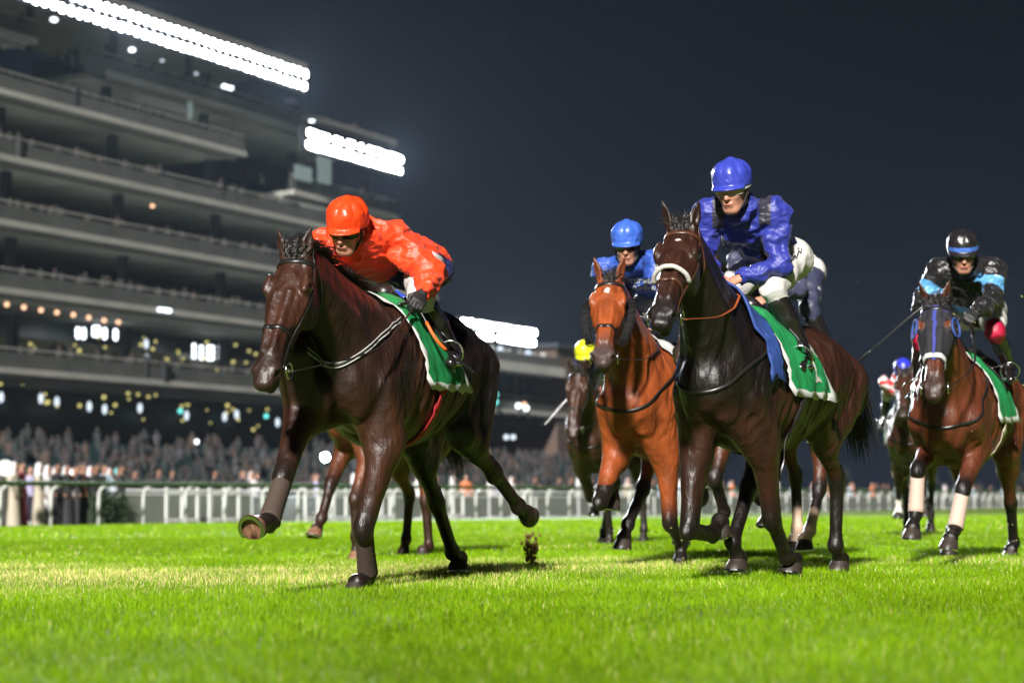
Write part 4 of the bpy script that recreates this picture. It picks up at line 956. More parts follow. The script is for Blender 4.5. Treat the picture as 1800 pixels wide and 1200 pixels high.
    for sg in (-1, 1):
        mb = MB(); cc = H(.512, sg*.066, -.040)
        mb.tube([cc+hd*.036*math.cos(a)+up*.036*math.sin(a)+lat*sg*.004 for a in np.linspace(0, 2*math.pi, 17)], .0045, 6, caps=False)
        mb.tube([cc-lat*sg*.01, cc+lat*sg*.012], .009, 8)
        mb.build('bit_ring', M['steel'], bd, True)
    if o.get('noseroll'):
        mb = MB(); k = M[o['noseroll']]
        pts = [H(.315, sg_*l, u) for sg_, l, u in ((-1, .075, -.01), (-1, .066, .035), (-1, .03, .072), (1, 0, .078), (1, .03, .072), (1, .066, .035), (1, .075, -.01))]
        mb.tube(catmull(pts, 3), .012, 10); mb.build('nose_roll', k, bd, True)
    if o.get('cheekpieces'):
        for sg in (-1, 1):
            mb = MB(); pts = catmull([H(.11, sg*.112, -.03), H(.18, sg*.120, -.045), H(.30, sg*.108, -.045), H(.40, sg*.085, -.035)], 5)
            mb.tube(pts, [.015+.007*math.sin(i*1.9) ** 2+.008*math.sin(math.pi*i/(len(pts)-1)) for i in range(len(pts))], 12)
            rg2 = np.random.default_rng(5); rt = [pts[rg2.integers(len(pts))]+unit(rg2.normal(0, 1, 3))*.024 for _ in range(1100)]
            strands(mb, rt, [unit(p-pts[len(pts)//2]) for p in rt], .018, .0022, (0, 0, 0), n=2, wild=.8)
            mb.build('cheek_roll', M['fleece_black'], bd, True)
    # saddle cloth, saddle, girth
    x0, x1, zb = o.get('cloth', (.60, .06, 1.0)); A, B = 22, 34; G = np.zeros((A, B, 3))
    for i in range(A):
        for j in range(B):
            u, v = i/(A-1), j/(B-1)*2-1; x = x0+(x1-x0)*u; sl = o.get('slant', .22)*abs(v)
            th = v*math.radians(o.get('drape', 105)); G[i, j] = (x-sl, .40*math.sin(th), 1.22+.42*math.cos(th))
    G = patch(bv, G, .012, .010, 1)
    for i in range(A):
        for j in range(B):   # the hem lifts and ripples in the wind of the gallop
            e = max(0, abs(j/(B-1)*2-1)-.72)/.28; G[i, j] += np.array([0, np.sign(j-B/2)*(.025+.02*math.sin(i*.9+j))*e*(i/A), 0])
    Vv, Fc, Qg = grid_mesh(G, .005)
    K = len(Qg); mi = []
    for f in range(len(Fc)):
        g = f % K if f < 2*K else None
        if g is None: mi.append(1); continue
        i, j = g//(B-1), g % (B-1); mi.append(1 if (i == 0 or i == A-2 or j in (0, B-2)) else 0)
    cl = mesh('saddle_cloth', Vv, Fc, None, root, True, mats=[M[o.get('clothmat', 'cloth_green')], M['felt_white']], midx=mi)
    if o.get('number'):
        T, TF = text_mesh(o['number'], 1.); W_ = []; cu, cv, su, sv = o.get('numpos', (.62, .87, .40, .19))
        Gn = G+normals(G.reshape(-1, 3), Qg).reshape(G.shape)*-.000
        nn = normals(G.reshape(-1, 3), Qg).reshape(G.shape)
        for t in T:
            u, v = cu+t[0]*su*-1*(-1), cv-t[1]*sv
            u = cu+t[0]*su
            W_.append(grid_at(G, u, v)+grid_at(nn, u, v)*.0085)
        mesh('number', W_, TF, M['cream_paint'], cl, False)
    bvc = bvh_of(G.reshape(-1, 3), Qg)
    if o.get('pad'):
        G2 = np.zeros((10, 30, 3))
        for i in range(10):
            for j in range(30):
                u, v = i/9, j/29*2-1; th = v*math.radians(95); G2[i, j] = (x0+.10-.14*u-.10*abs(v), .40*math.sin(th), 1.22+.42*math.cos(th))
        G2 = patch(bv, G2, .020, .004, 2); v_, f_, _q = grid_mesh(G2, .012); mesh('saddle_pad', v_, f_, M[o['pad']], root, True)
    mb = MB(); gx = o.get('girthx', .20)
    ring = lambda x, r=.5: [np.array([x+.03*math.cos(a)*0, r*math.sin(a), 1.2-r*math.cos(a)]) for a in np.linspace(0, 2*math.pi, 17)[:-1]]
    strap(mb, bv, ring(gx), .085, .005, .003, 4, closed=True)
    if o.get('girth2'): pass
    mb.build('girth', M[o.get('girth', 'girth_cream')], root, True)
    sd = SDF((-.22, -.22, 1.35), (.36, .22, 1.80), .012)
    sd.loft([(np.array([.26, 0, 1.635]), .06, .045, .05), (np.array([.18, 0, 1.60]), .08, .035, .05), (np.array([.04, 0, 1.575]), .11, .028, .05), (np.array([-.10, 0, 1.59]), .13, .035, .05), (np.array([-.16, 0, 1.62]), .09, .03, .04)], (0, 0, 1), k=.02)
    v_, q_ = sd.mesh(); sad = mesh('saddle', v_, q_, M['leather'], root)
    for sg in (-1, 1):
        Gf = np.zeros((8, 8, 3))
        for i in range(8):
            for j in range(8): u, v = i/7, j/7; Gf[i, j] = (.22-.15*u-.03*v*(1-u), sg*(.16+.20*v), 1.58-.22*v)
        Gf = patch(bv, Gf, .030, 0); v_, f_, _q = grid_mesh(Gf, .006); mesh('flap', v_, f_, M['leather'], sad, True)
    # neck strap
    if o.get('neckstrap', True):
        mb = MB(); dn = J['nd']; c0 = N0+dn*.10
        pts = [c0+unit(upn*math.cos(a)+latn*math.sin(a))*.42+np.array([.20*(-math.cos(a)), 0, 0])*.8 for a in np.linspace(0, 2*math.pi, 15)[:-1]]
        strap(mb, bv, pts, .02, .004, .003, 5, closed=True); mb.build('neck_strap', M[o.get('strapmat', 'leather')], root, True)
    for leg, mt, a0, a1 in o.get('wraps', []):
        K_, F_ = J[('hock_' if leg[0] == 'h' else 'knee_')+leg[-1]], J[('hfet_' if leg[0] == 'h' else 'fet_')+leg[-1]]
        dn, f = legframe(K_, F_); P_ = [K_+(F_-K_)*t-f*.006 for t in np.linspace(a0, a1, 14)]
        mb = MB(); mb.tube(P_, [.045+.0025*(i % 2)+.006*(i/13)**3 for i in range(14)], 16, flat=1.12); mb.build('leg_bandage', M[mt], root, True)
    return root, J, bv, Mx, O
# ------------------------------------------------------------------ jockeys
JP = {'A': {"pelvis": [-0.164, 0.026, 1.825], "chest": [0.208, -0.158, 1.899], "neck": [0.343, -0.082, 1.896], "head": [0.483, -0.103, 1.945], "sh_l": [0.19, 0.027, 1.92], "sh_r": [0.347, -0.285, 1.872], "elb_l": [0.153, 0.228, 1.733], "elb_r": [0.312, -0.262, 1.606], "wri_l": [0.356, 0.25, 1.607], "wri_r": [0.5, -0.136, 1.689], "hip_l": [-0.092, 0.086, 1.806], "hip_r": [-0.178, -0.065, 1.854], "knee_l": [0.241, 0.202, 1.61], "knee_r": [0.121, -0.28, 1.697], "ank_l": [-0.006, 0.283, 1.35], "ank_r": [-0.095, -0.344, 1.403], "toe_l": [0.145, 0.328, 1.285], "toe_r": [0.059, -0.365, 1.336]},
 'B': {"pelvis": [-0.126, 0.039, 1.941], "chest": [0.258, -0.034, 2.095], "neck": [0.381, 0.019, 2.174], "head": [0.521, 0.022, 2.228], "sh_l": [0.252, 0.149, 2.128], "sh_r": [0.376, -0.174, 2.134], "elb_l": [0.241, 0.177, 1.848], "elb_r": [0.341, -0.253, 1.878], "wri_l": [0.393, 0.008, 1.764], "wri_r": [0.473, -0.087, 1.765], "hip_l": [-0.073, 0.122, 1.936], "hip_r": [-0.127, -0.053, 1.922], "knee_l": [0.264, 0.138, 1.707], "knee_r": [0.118, -0.279, 1.701], "ank_l": [0.101, 0.247, 1.405], "ank_r": [-0.094, -0.344, 1.405], "toe_l": [0.235, 0.287, 1.306], "toe_r": [0.059, -0.365, 1.336]},
 'C': {"pelvis": [-0.143, -0.021, 2.052], "chest": [0.251, -0.16, 2.092], "neck": [0.397, -0.114, 2.127], "head": [0.502, -0.104, 2.234], "sh_l": [0.261, 0.018, 2.139], "sh_r": [0.369, -0.304, 2.091], "elb_l": [0.318, 0.127, 1.894], "elb_r": [0.331, -0.268, 1.826], "wri_l": [0.384, 0.026, 1.683], "wri_r": [0.498, -0.137, 1.715], "hip_l": [-0.146, 0.074, 2.023], "hip_r": [-0.163, -0.1, 1.997], "knee_l": [0.065, 0.276, 1.749], "knee_r": [0.08, -0.278, 1.733], "ank_l": [-0.09, 0.344, 1.419], "ank_r": [-0.093, -0.344, 1.412], "toe_l": [0.057, 0.365, 1.336], "toe_r": [0.058, -0.365, 1.336]},
 'D': {"pelvis": [-0.23, -0.011, 1.97], "chest": [0.187, -0.0, 2.007], "neck": [0.334, -0.003, 2.06], "head": [0.447, -0.101, 2.045], "sh_l": [0.253, 0.17, 2.029], "sh_r": [0.247, -0.173, 2.028], "elb_l": [0.316, 0.266, 1.785], "elb_r": [0.316, -0.266, 1.784], "wri_l": [0.501, 0.133, 1.708], "wri_r": [0.501, -0.133, 1.708], "hip_l": [-0.216, 0.082, 1.945], "hip_r": [-0.213, -0.096, 1.929], "knee_l": [0.065, 0.277, 1.735], "knee_r": [0.08, -0.278, 1.725], "ank_l": [-0.095, 0.344, 1.408], "ank_r": [-0.096, -0.344, 1.406], "toe_l": [0.057, 0.365, 1.337], "toe_r": [0.058, -0.365, 1.336]},
 'E': {"pelvis": [-0.21, 0.062, 1.924], "chest": [0.151, 0.061, 2.139], "neck": [0.297, 0.102, 2.175], "head": [0.418, 0.095, 2.264], "sh_l": [0.169, 0.246, 2.155], "sh_r": [0.255, -0.088, 2.174], "elb_l": [0.346, 0.257, 1.953], "elb_r": [0.309, -0.22, 1.943], "wri_l": [0.558, 0.193, 1.86], "wri_r": [0.435, -0.032, 1.862], "hip_l": [-0.19, 0.159, 1.916], "hip_r": [-0.185, -0.026, 1.904], "knee_l": [0.168, 0.241, 1.747], "knee_r": [0.074, -0.276, 1.728], "ank_l": [-0.126, 0.275, 1.531], "ank_r": [-0.096, -0.344, 1.406], "toe_l": [0.015, 0.309, 1.44], "toe_r": [0.058, -0.365, 1.336]},
 'F': {"pelvis": [-0.252, 0.001, 1.925], "chest": [0.153, -0.07, 1.844], "neck": [0.293, -0.12, 1.891], "head": [0.421, -0.066, 1.949], "sh_l": [0.23, 0.049, 1.961], "sh_r": [0.202, -0.224, 1.754], "elb_l": [0.308, 0.255, 1.803], "elb_r": [0.449, -0.281, 1.844], "wri_l": [0.495, 0.136, 1.712], "wri_r": [0.524, -0.111, 1.692], "hip_l": [-0.222, 0.09, 1.908], "hip_r": [-0.223, -0.089, 1.908], "knee_l": [0.08, 0.278, 1.723], "knee_r": [0.079, -0.278, 1.724], "ank_l": [-0.096, 0.344, 1.404], "ank_r": [-0.096, -0.344, 1.404], "toe_l": [0.058, 0.365, 1.337], "toe_r": [0.058, -0.365, 1.337]},
 'G': {"pelvis": [-0.172, 0.004, 2.107], "chest": [0.245, 0.0, 2.06], "neck": [0.33, 0.0, 2.193], "head": [0.389, 0.001, 2.335], "sh_l": [0.285, 0.172, 2.111], "sh_r": [0.285, -0.171, 2.112], "elb_l": [0.32, 0.256, 1.857], "elb_r": [0.32, -0.256, 1.857], "wri_l": [0.486, 0.143, 1.726], "wri_r": [0.486, -0.143, 1.726], "hip_l": [-0.172, 0.091, 2.057], "hip_r": [-0.171, -0.086, 2.062], "knee_l": [0.039, 0.275, 1.77], "knee_r": [0.036, -0.274, 1.774], "ank_l": [-0.087, 0.344, 1.429], "ank_r": [-0.087, -0.344, 1.431], "toe_l": [0.054, 0.365, 1.337], "toe_r": [0.054, -0.365, 1.337]},
 'H': {"pelvis": [-0.278, 0.08, 2.02], "chest": [0.136, 0.004, 2.021], "neck": [0.293, 0.007, 2.018], "head": [0.319, 0.127, 1.932], "sh_l": [0.201, 0.176, 2.018], "sh_r": [0.207, -0.167, 2.018], "elb_l": [0.312, 0.263, 1.788], "elb_r": [0.312, -0.263, 1.788], "wri_l": [0.501, 0.137, 1.71], "wri_r": [0.501, -0.137, 1.71], "hip_l": [-0.241, 0.156, 1.971], "hip_r": [-0.26, -0.019, 1.998], "knee_l": [0.022, 0.246, 1.68], "knee_r": [-0.028, -0.267, 1.782], "ank_l": [-0.115, 0.346, 1.352], "ank_r": [-0.091, -0.344, 1.425], "toe_l": [0.053, 0.365, 1.34], "toe_r": [0.053, -0.365, 1.339]}}
def silk(name, rough=.50):
    return material(name, attr='coat', rough=rough, spec=.45, sheen=.06, bump=[(4, .6, .06, 1), (10, .4, .018, 1.5), (34, .12, .003, 2)], crease=(4.2, .5, .022), stretch=(1.25, .8, 1.5))
M['cap_silk'] = material('cap_silk', attr='coat', rough=.34, spec=.55, bump=[(8, .5, .03, 2), (24, .25, .005, 2)], crease=(6, .3, .014))
M['skin'] = material('skin', (0.4176, 0.1944, 0.1296), .45, spec=.4, bump=[(60, .15, .002, 3)], vary=(14, .10))
M['breeches'] = material('white_breeches', (.50, .485, .465), .55, bump=[(9, .6, .03, 3), (40, .3, .006, 3)])
M['boot'] = material('black_boot_leather', (.010, .008, .008), .22, spec=.7, coat=.3, bump=[(18, .4, .01, 3)])
M['glove'] = material('black_glove', (.012, .012, .013), .6)
M['strap_black'] = material('black_helmet_lining', (.010, .010, .011), .5)
M['lens_dark'] = material('dark_goggle_lens', (.010, .010, .012), .06, spec=1, coat=1, coat_r=.03)
M['lens_clear'] = material('clear_goggle_lens', (0.4464, 0.288, 0.2304), .07, spec=.3, coat=.25, coat_r=.1)
M['frame_white'] = material('pale_goggle_frame', (0.396, 0.3744, 0.3456), .3)
M['lip'] = material('lips', (0.2736, 0.072, 0.0648), .45)
M['whip_black'] = material('black_whip_shaft', (.010, .010, .010), .3, spec=.7)
M['whip_orange'] = material('orange_whip_grip', (0.576, 0.0936, 0.0108), .45)
M['whip_white'] = material('pale_whip_shaft', (0.432, 0.432, 0.432), .4)
def hand(s, wri, elb, palm, k=.006, sc=1., grip=None):
    """five fingers closed on a grip; palm = the way the palm faces"""
    d = unit(wri-elb); pn = unit(palm-d*(palm@d)); ac = np.cross(d, pn)
    c0 = wri+d*.018
    s.loft([(wri-d*.02, .028, .020, .020), (c0, .030, .019, .019), (c0+d*.035, .040, .017, .018), (c0+d*.062, .042, .015, .016)], -pn, k=.012)
    for i, (off, l1, l2, l3, r) in enumerate([(-.030, .034, .024, .018, .0095), (-.010, .038, .027, .020, .0100), (.010, .035, .025, .019, .0095), (.029, .028, .020, .016, .0085)]):
        b = c0+d*.060+ac*off; q1 = b+unit(d*.75+pn*.65)*l1; q2 = q1+unit(-d*.15+pn*1.)*l2; q3 = q2+unit(-d*.95+pn*.30)*l3
        s.chain([b, q1, q2, q3], [r*1.1, r, r*.95, r*.8], k=k)
    t0 = c0+ac*-.028+d*.008; t1 = t0+unit(ac*-.7+pn*.7+d*.5)*.034; t2 = t1+unit(d*.6+pn*.6+ac*.35)*.028
    s.chain([t0, t1, t2], [.014, .011, .0095], k=k)
    return c0+d*.06+pn*.030, ac
def make_jockey(key, root_h, Mx, O, o):
    J = {k: np.array(v) for k, v in JP[key].items()}; h = o.get('h', .006); lo_res = h > .009
    base = (J['toe_l']+J['toe_r'])/2; bw = Mx@base+O
    root = empty('person'); tag(root, o['label'], 'person', 'jockeys riding the race')
    root.matrix_world = Matrix(((Mx[0, 0], Mx[0, 1], Mx[0, 2], bw[0]), (Mx[1, 0], Mx[1, 1], Mx[1, 2], bw[1]), (Mx[2, 0], Mx[2, 1], Mx[2, 2], bw[2]), (0, 0, 0, 1)))
    def put(ob): ob.location = -base; return ob
    fd = unit(o.get('face', (.9, .1, -.35))); zz = np.array([0, 0, 1.])+np.array(o.get('tilt', (0, 0, 0))); ud = unit(zz-fd*(zz@fd)); sd = np.cross(ud, fd)   # sd = left
    Hc = J['head']; F = lambda f, l, u: Hc+fd*f+sd*l+ud*u
    pts = np.array(list(J.values())); lo, hi = pts.min(0)-.22, pts.max(0)+.24
    # ---- body
    s = SDF(lo, hi, h)
    s.ell(F(-.012, 0, .035), (.098, .078, .092), [fd, sd, ud], k=.02)
    s.ell(F(.025, 0, -.035), (.066, .062, .085), [fd, sd, ud], k=.03)
    s.ell(F(.055, 0, -.105), (.026, .030, .022), [fd, sd, ud], k=.03)          # chin
    s.cone(F(-.02, .052, -.065), F(.05, .022, -.105), .020, .018, k=.02); s.cone(F(-.02, -.052, -.065), F(.05, -.022, -.105), .020, .018, k=.02)   # jaw
    for sg in (-1, 1):
        s.ell(F(.062, sg*.036, -.030), (.022, .022, .018), [fd, sd, ud], k=.018)  # cheek bone
        s.ell(F(.086, sg*.032, .002), (.016, .018, .012), [fd, sd, ud], k=.010, cut=True)  # eye socket
        s.ell(F(.071, sg*.031, .002), (.014, .014, .012), [fd, sd, ud], k=.004)
        s.cone(F(.082, sg*.012, .018), F(.074, sg*.046, .018), .009, .007, k=.010)  # brow
        s.ell(F(-.012, sg*.078, -.012), (.018, .008, .030), [unit(fd-ud*.2), sd, ud], k=.006)
    s.chain([F(.084, 0, .012), F(.100, 0, -.022), F(.106, 0, -.036)], [.009, .010, .013], k=.010)  # nose
    for sg in (-1, 1): s.ell(F(.092, sg*.012, -.040), (.012, .009, .008), k=.006)
    s.cone(F(.086, -.018, -.066), F(.086, .018, -.066), .008, .008, k=.008); s.cone(F(.083, -.015, -.079), F(.083, .015, -.079), .009, .009, k=.006)
    s.cone(F(.094, -.018, -.0725), F(.094, .018, -.0725), .003, .003, k=.003, cut=True)
    s.cone(F(-.03, 0, -.05), J['neck']+(J['chest']-J['neck'])*.2, .052, .058, k=.03)
    P_, C_ = J['pelvis'], J['chest']; sx = unit(J['sh_l']-J['sh_r']); ax = unit(C_-P_); ut = unit(np.cross(ax, sx))
    s.loft([(P_, .12, .08, .09), ((P_+C_)/2, .115, .08, .09), (C_, .135, .09, .10), (J['neck'], .07, .06, .07)], ut, k=.04)
    for q in 'rl':
        s.chain([J['sh_'+q], J['elb_'+q], J['wri_'+q]], [.048, .036, .024], k=.02)
        s.chain([J['hip_'+q], J['knee_'+q], J['ank_'+q]], [.08, .050, .026], k=.03)
        s.chain([J['ank_'+q], J['ank_'+q]*.5+J['toe_'+q]*.5], [.026, .020], k=.01)
    gl = o.get('gloves'); grips = {}
    gs = None
    for q, sg in (('l', 1), ('r', -1)):
        tgt = s
        if gl:
            gs = SDF(J['wri_'+q]-.16, J['wri_'+q]+.16, min(h, .006)); tgt = gs
        grips[q] = hand(tgt, J['wri_'+q], J['elb_'+q], np.array(o.get('palm_'+q, (0, -sg*.6, -.8))))
        if gl:
            gs.cone(J['wri_'+q]+unit(J['elb_'+q]-J['wri_'+q])*.03, J['wri_'+q], .031, .030, k=.01)
            v, qd = gs.mesh(); put(mesh('glove', v, qd, M['glove'], root))
    V, Q = s.mesh(); V = smooth_mesh(V, Q, 1, .3); body = put(mesh('body', V, Q, M['skin'], root))
    if not lo_res:
        mb = MB(); mb.tube([F(.0925, l, -.0725+(abs(l)*.05)) for l in (-.02, -.01, 0, .01, .02)], [.003, .006, .0065, .006, .003], 6, flat=.7); put(mb.build('lips', M['lip'], root, True))
    # ---- cap
    s = SDF(Hc-.26, Hc+.26, h*.9)
    cp = F(-.016, 0, .050)
    s.ell(cp, (.130, .108, .118), [fd, sd, ud], k=0)
    s.ell(cp+ud*.112, (.020, .018, .012), [fd, sd, ud], k=.02)
    s.ell(F(.0, 0, -.13), (.30, .30, .148), [fd, sd, ud], k=.012, cut=True)
    s.ell(F(-.016, 0, .02), (.108, .088, .110), [fd, sd, ud], k=.004, cut=True)
    for a in np.linspace(-1.0, 1.0, 23):  # peak
        s.cone(cp+fd*.105*math.cos(a)+sd*.095*math.sin(a)-ud*.022, cp+fd*(.105*math.cos(a)+.048*math.cos(a))+sd*.108*math.sin(a)-ud*.038, .008, .006, k=.01)
    V, Q = s.mesh(); V = smooth_mesh(V, Q, 1, .3)
    R_ = V-cp; an = np.arctan2(R_@sd, R_@fd); uu = R_@ud
    if not lo_res:   # silk cover: seams between the panels, gathers above the band
        V = V+normals(V, Q)*(.0075*np.abs(np.sin(an*4+.4))*sstep(uu, .015, .05)*(1-sstep(uu, .085, .118))-.002+.0012*np.sin(an*20+uu*90)*np.exp(-((uu-.012)/.012)**2))[:, None]
    C = np.tile(np.array(o['cap'], float), (len(V), 1))
    if o.get('capband') is not None: C[(uu < .012) & (uu > -.014)] = o['capband']
    bvcap = bvh_of(V, Q)
    put(mesh('cap', V, Q, M['cap_silk'], root, colors=C))
    mb = MB()                                                                  # helmet lining and chin strap
    mb.tube([F(-.016+.098*math.cos(a), .082*math.sin(a), .022) for a in np.linspace(0, 2*math.pi, 25)], .013, 8, caps=False)
    for sg in (-1, 1): mb.tube(catmull([F(.0, sg*.083, .02), F(.012, sg*.078, -.04), F(.035, sg*.048, -.10), F(.045, 0, -.128)], 4), .006, 6, flat=1.6)
    put(mb.build('chin_strap', M['strap_black'], root, True))
    # ---- goggles: a wrap-round lens in a frame, on an elastic band
    mb = MB(); rows = []
    n = 15
    for i in range(n):
        a = -1.02+2.04*i/(n-1); hh = .021*(1-.18*(abs(a)/1.02)**4)*(1-.25*math.exp(-(a/.16)**2)); f_, l_ = -.004+.101*math.cos(a*.92), .088*math.sin(a)
        rows.append((F(f_, l_, .004+hh), F(f_+.005, l_, .002), F(f_-.002, l_, .000-hh)))
    Vg = [p for r in rows for p in r]; Fg = [[i*3+j, i*3+j+1, i*3+4+j, i*3+3+j] for i in range(n-1) for j in (0, 1)]
    Vg = np.array(Vg); Vb = Vg-fd*.006; K = len(Vg)
    mb.add(np.concatenate([Vg, Vb]), Fg+[[x+K for x in f[::-1]] for f in Fg])
    gg = put(mb.build('goggles', M[o.get('lens', 'lens_dark')], root, True))
    mb = MB(); rim = [r[0] for r in rows]+[r[2] for r in rows[::-1]]; mb.tube(rim+[rim[0]], .0045, 6, caps=False)
    mb.tube(catmull([rows[-1][1], F(-.02, .092, .012), F(-.10, .06, .02), F(-.125, 0, .02), F(-.10, -.06, .02), F(-.02, -.092, .012), rows[0][1]], 4), .009, 6)
    fr = mb.build('goggle_frame', M[o.get('frame', 'strap_black')], gg, True)
    # ---- jacket
    s = SDF(lo, hi, h)
    w = o.get('bulk', 1.)
    Pj = P_+(P_-C_)*o.get('hem', .05)
    s.loft([(Pj-ut*.02, .135*w, .105*w, .10*w), (P_*.65+C_*.35, .15*w, .12*w, .115*w), (P_*.2+C_*.8, .172*w, .125*w, .125*w), (C_*.75+J['neck']*.25, .165*w, .105*w, .12*w), (J['neck'], .085*w, .07, .075)], ut, k=.04)
    s.ell(J['neck']*.55+F(-.03, 0, -.06)*.45, (.068, .068, .04), [fd, sd, unit(F(-.03, 0, -.06)-J['neck'])], k=.03)
    for q in 'rl':
        Sh, El, Wr = J['sh_'+q], J['elb_'+q], J['wri_'+q]; d2 = unit(Wr-El)
        s.ell(Sh, (.080*w, .080*w, .076*w), k=.05); s.cone(Sh, J['neck'], .07, .06, k=.04)
        s.chain([Sh, Sh*.5+El*.5, El], [.078*w, .070*w, .062*w], k=.03)
        s.chain([El, El*.5+Wr*.5, Wr-d2*.015], [.060*w, .052*w, .037], k=.025)
        s.cone(Wr-d2*.03, Wr-d2*.01, .040, .034, k=.01); s.cone(Wr-d2*.002, Wr+d2*.06, .030, .030, k=.0, cut=True)
    V, Q = s.mesh(); V = smooth_mesh(V, Q, 2, .4); Nn = normals(V, Q)
    # folds: ridged noise running across the limbs, stronger at the elbows and the waist
    disp = np.zeros(len(V))
    ok = np.ones(len(V), bool)
    for i, v in enumerate(V):
        a = mnoise.noise(Vector((v[0]*7, v[1]*7, v[2]*11+3))); b = mnoise.noise(Vector((v[0]*17+9, v[1]*17, v[2]*24)))
        c = mnoise.noise(Vector((v[0]*13-4, v[1]*30, v[2]*13)))
        disp[i] = (1-abs(a)*2.6)*.017+(1-abs(b)*2.6)*.006+(1-abs(c)*3)*.002
    V = V+Nn*(disp-.006)[:, None]
    info = dict(J=J, V=V, P=P_, C=C_, ax=ax, sx=sx, ut=ut)
    C = o['jacket'](info)
    jk = put(mesh('jacket', V, Q, o['silk'], root, colors=np.clip(C, 0, 1)))
    bvj = bvh_of(V, Q)
    # ---- breeches
    s = SDF(lo, hi, h)
    s.loft([(P_+ax*.10, .125, .09, .10), (P_, .145, .10, .12), (P_-ax*.08, .13, .08, .11)], ut, k=.04)
    for q in 'rl':
        Hp, Kn, An = J['hip_'+q], J['knee_'+q], J['ank_'+q]
        s.ell(Hp-ax*.03-ut*.01, (.105, .095, .10), k=.04)
        s.chain([Hp, Hp*.5+Kn*.5, Kn], [.102, .086, .066], k=.03); s.chain([Kn, Kn*.72+An*.28], [.064, .054], k=.02)
    V, Q = s.mesh(); V = smooth_mesh(V, Q, 1, .4); Nn = normals(V, Q)
    disp = np.array([(1-abs(mnoise.noise(Vector((v[0]*9, v[1]*9+5, v[2]*9))))*2.4)*.007 for v in V]); V = V+Nn*(disp-.003)[:, None]
    Cb = np.tile(np.array(o.get('breeches', (.50, .485, .465)), float), (len(V), 1))
    if o.get('breechfn'): Cb = o['breechfn'](info, V, Cb)
    br_ = put(mesh('breeches', V, Q, o['brmat'] if o.get('brmat') else M['breeches_c'], root, colors=Cb)); bvb = bvh_of(V, Q)
    # ---- boots
    for q, sg in (('r', -1), ('l', 1)):
        Kn, An, To = J['knee_'+q], J['ank_'+q], J['toe_'+q]; s = SDF(np.minimum(np.minimum(Kn, An), To)-.12, np.maximum(np.maximum(Kn, An), To)+.12, h)
        s.chain([Kn*.80+An*.20, Kn*.5+An*.5, Kn*.1+An*.9], [.060, .056, .042], k=.02)
        dt = unit(To-An); dz = unit(np.array([0, 0, 1])-dt*dt[2]); s.chain([An-dt*.035-dz*.025, An+dt*.04-dz*.015, To+dt*.03-dz*.01], [.036, .038, .030], k=.03)
        s.cone(An-dt*.05-dz*.050, An-dt*.03-dz*.052, .022, .024, k=.01)
        V, Q = s.mesh(); put(mesh('boot', V, Q, M['boot'], root))
        # stirrup iron and leather belong to the horse's saddle
        mb = MB(); c = To-dt*.03-dz*.03; lt = unit(np.cross(dt, dz))
        ring = [c+lt*.062*math.cos(a)+dz*(.055+.068*math.sin(a)) if math.sin(a) > -.7 else c+lt*.062*math.cos(a)*1.2 for a in np.linspace(-.5*math.pi, 1.5*math.pi, 21)]
        mb.tube(ring, .006, 6, caps=False); mb.box(c-dz*.004, (.022, .058, .006), [dt, lt, dz]); st = mb.build('stirrup', M['steel'], root_h, True)
        mb = MB(); mb.tube([c+dz*.12, np.array([.10, sg*.20, 1.50])], .011, 6, flat=.35); mb.build('stirrup_leather', M['leather'], root_h, True)
    return root, J, grips, (bvj, bvb, bvcap), base, body, jk, br_
def whip(P, Mx, O, label, bands=None, r=.0065, flap=True, mat='whip_black'):
    """P: world points"""
    P = [np.asarray(p, float) for p in P]; o0 = P[0]
    root = empty('whip', tuple(o0)); tag(root, label, 'whip', 'whips carried by the jockeys')
    Q = [q-o0 for q in catmull(P, 8)]; n = len(Q)
    mb = MB(); mb.tube(Q, [r*(1.25 if i < n*.25 else 1-.35*i/n) for i in range(n)], 8); mb.build('shaft', M[mat], root, True)
    a, b = Q[-1], Q[-1]+unit(Q[-1]-Q[-3])*.14
    if flap: mb = MB(); mb.tube([a-unit(b-a)*.02, a+(b-a)*.15, a+(b-a)*.8, b], [r*.8, r*1.5, r*1.6, r*1.2], 8, flat=.8); mb.build('flap', M[mat], root, True)
    if bands:
        for t0, t1, mt in bands:
            i0, i1 = int(t0*(n-1)), int(t1*(n-1)); mb = MB(); mb.tube(Q[i0:i1+1], r*1.3, 8); mb.build('grip', M[mt], root, True)
    return root
# ------------------------------------------------------------------ the field
M['breeches_c'] = material('racing_breeches', attr='coat', rough=.5, bump=[(9, .6, .03, 3), (40, .3, .006, 3)])
SILK = silk('silk'); SILK_B = silk('silk_matt', .42)
def flat(c): return lambda I: np.tile(np.array(c, float), (len(I['V']), 1))
ORANGE = (.80, .048, .008); BLUE = (0.01904, 0.0272, 0.2312); ROYAL = (0.0238, 0.0714, 0.3536); DARK = (.008, .007, .008); NAVY = (.012, .016, .07); SKYB = (0.0884, 0.2856, 0.544)
def jk_orange(I):
    V = I['V']; C = flat(ORANGE)(I); t = (V-I['P'])@I['ax']; J = I['J']; u = (V-J['chest'])@I['ut']
    for q in 'rl':
        d = V-J['sh_'+q]; e = unit(J['elb_'+q]-J['sh_'+q]); a = V-(J['sh_'+q]*.55+J['neck']*.45)
        C[(np.linalg.norm(a, axis=1) < .075) & (u > .055)] = (.02, .03, .30)
    C[(t < .20) & (u < -.03) & (np.linalg.norm(V-J['elb_l'], axis=1) > .13) & (np.linalg.norm(V-J['elb_r'], axis=1) > .13)] = NAVY
    return C
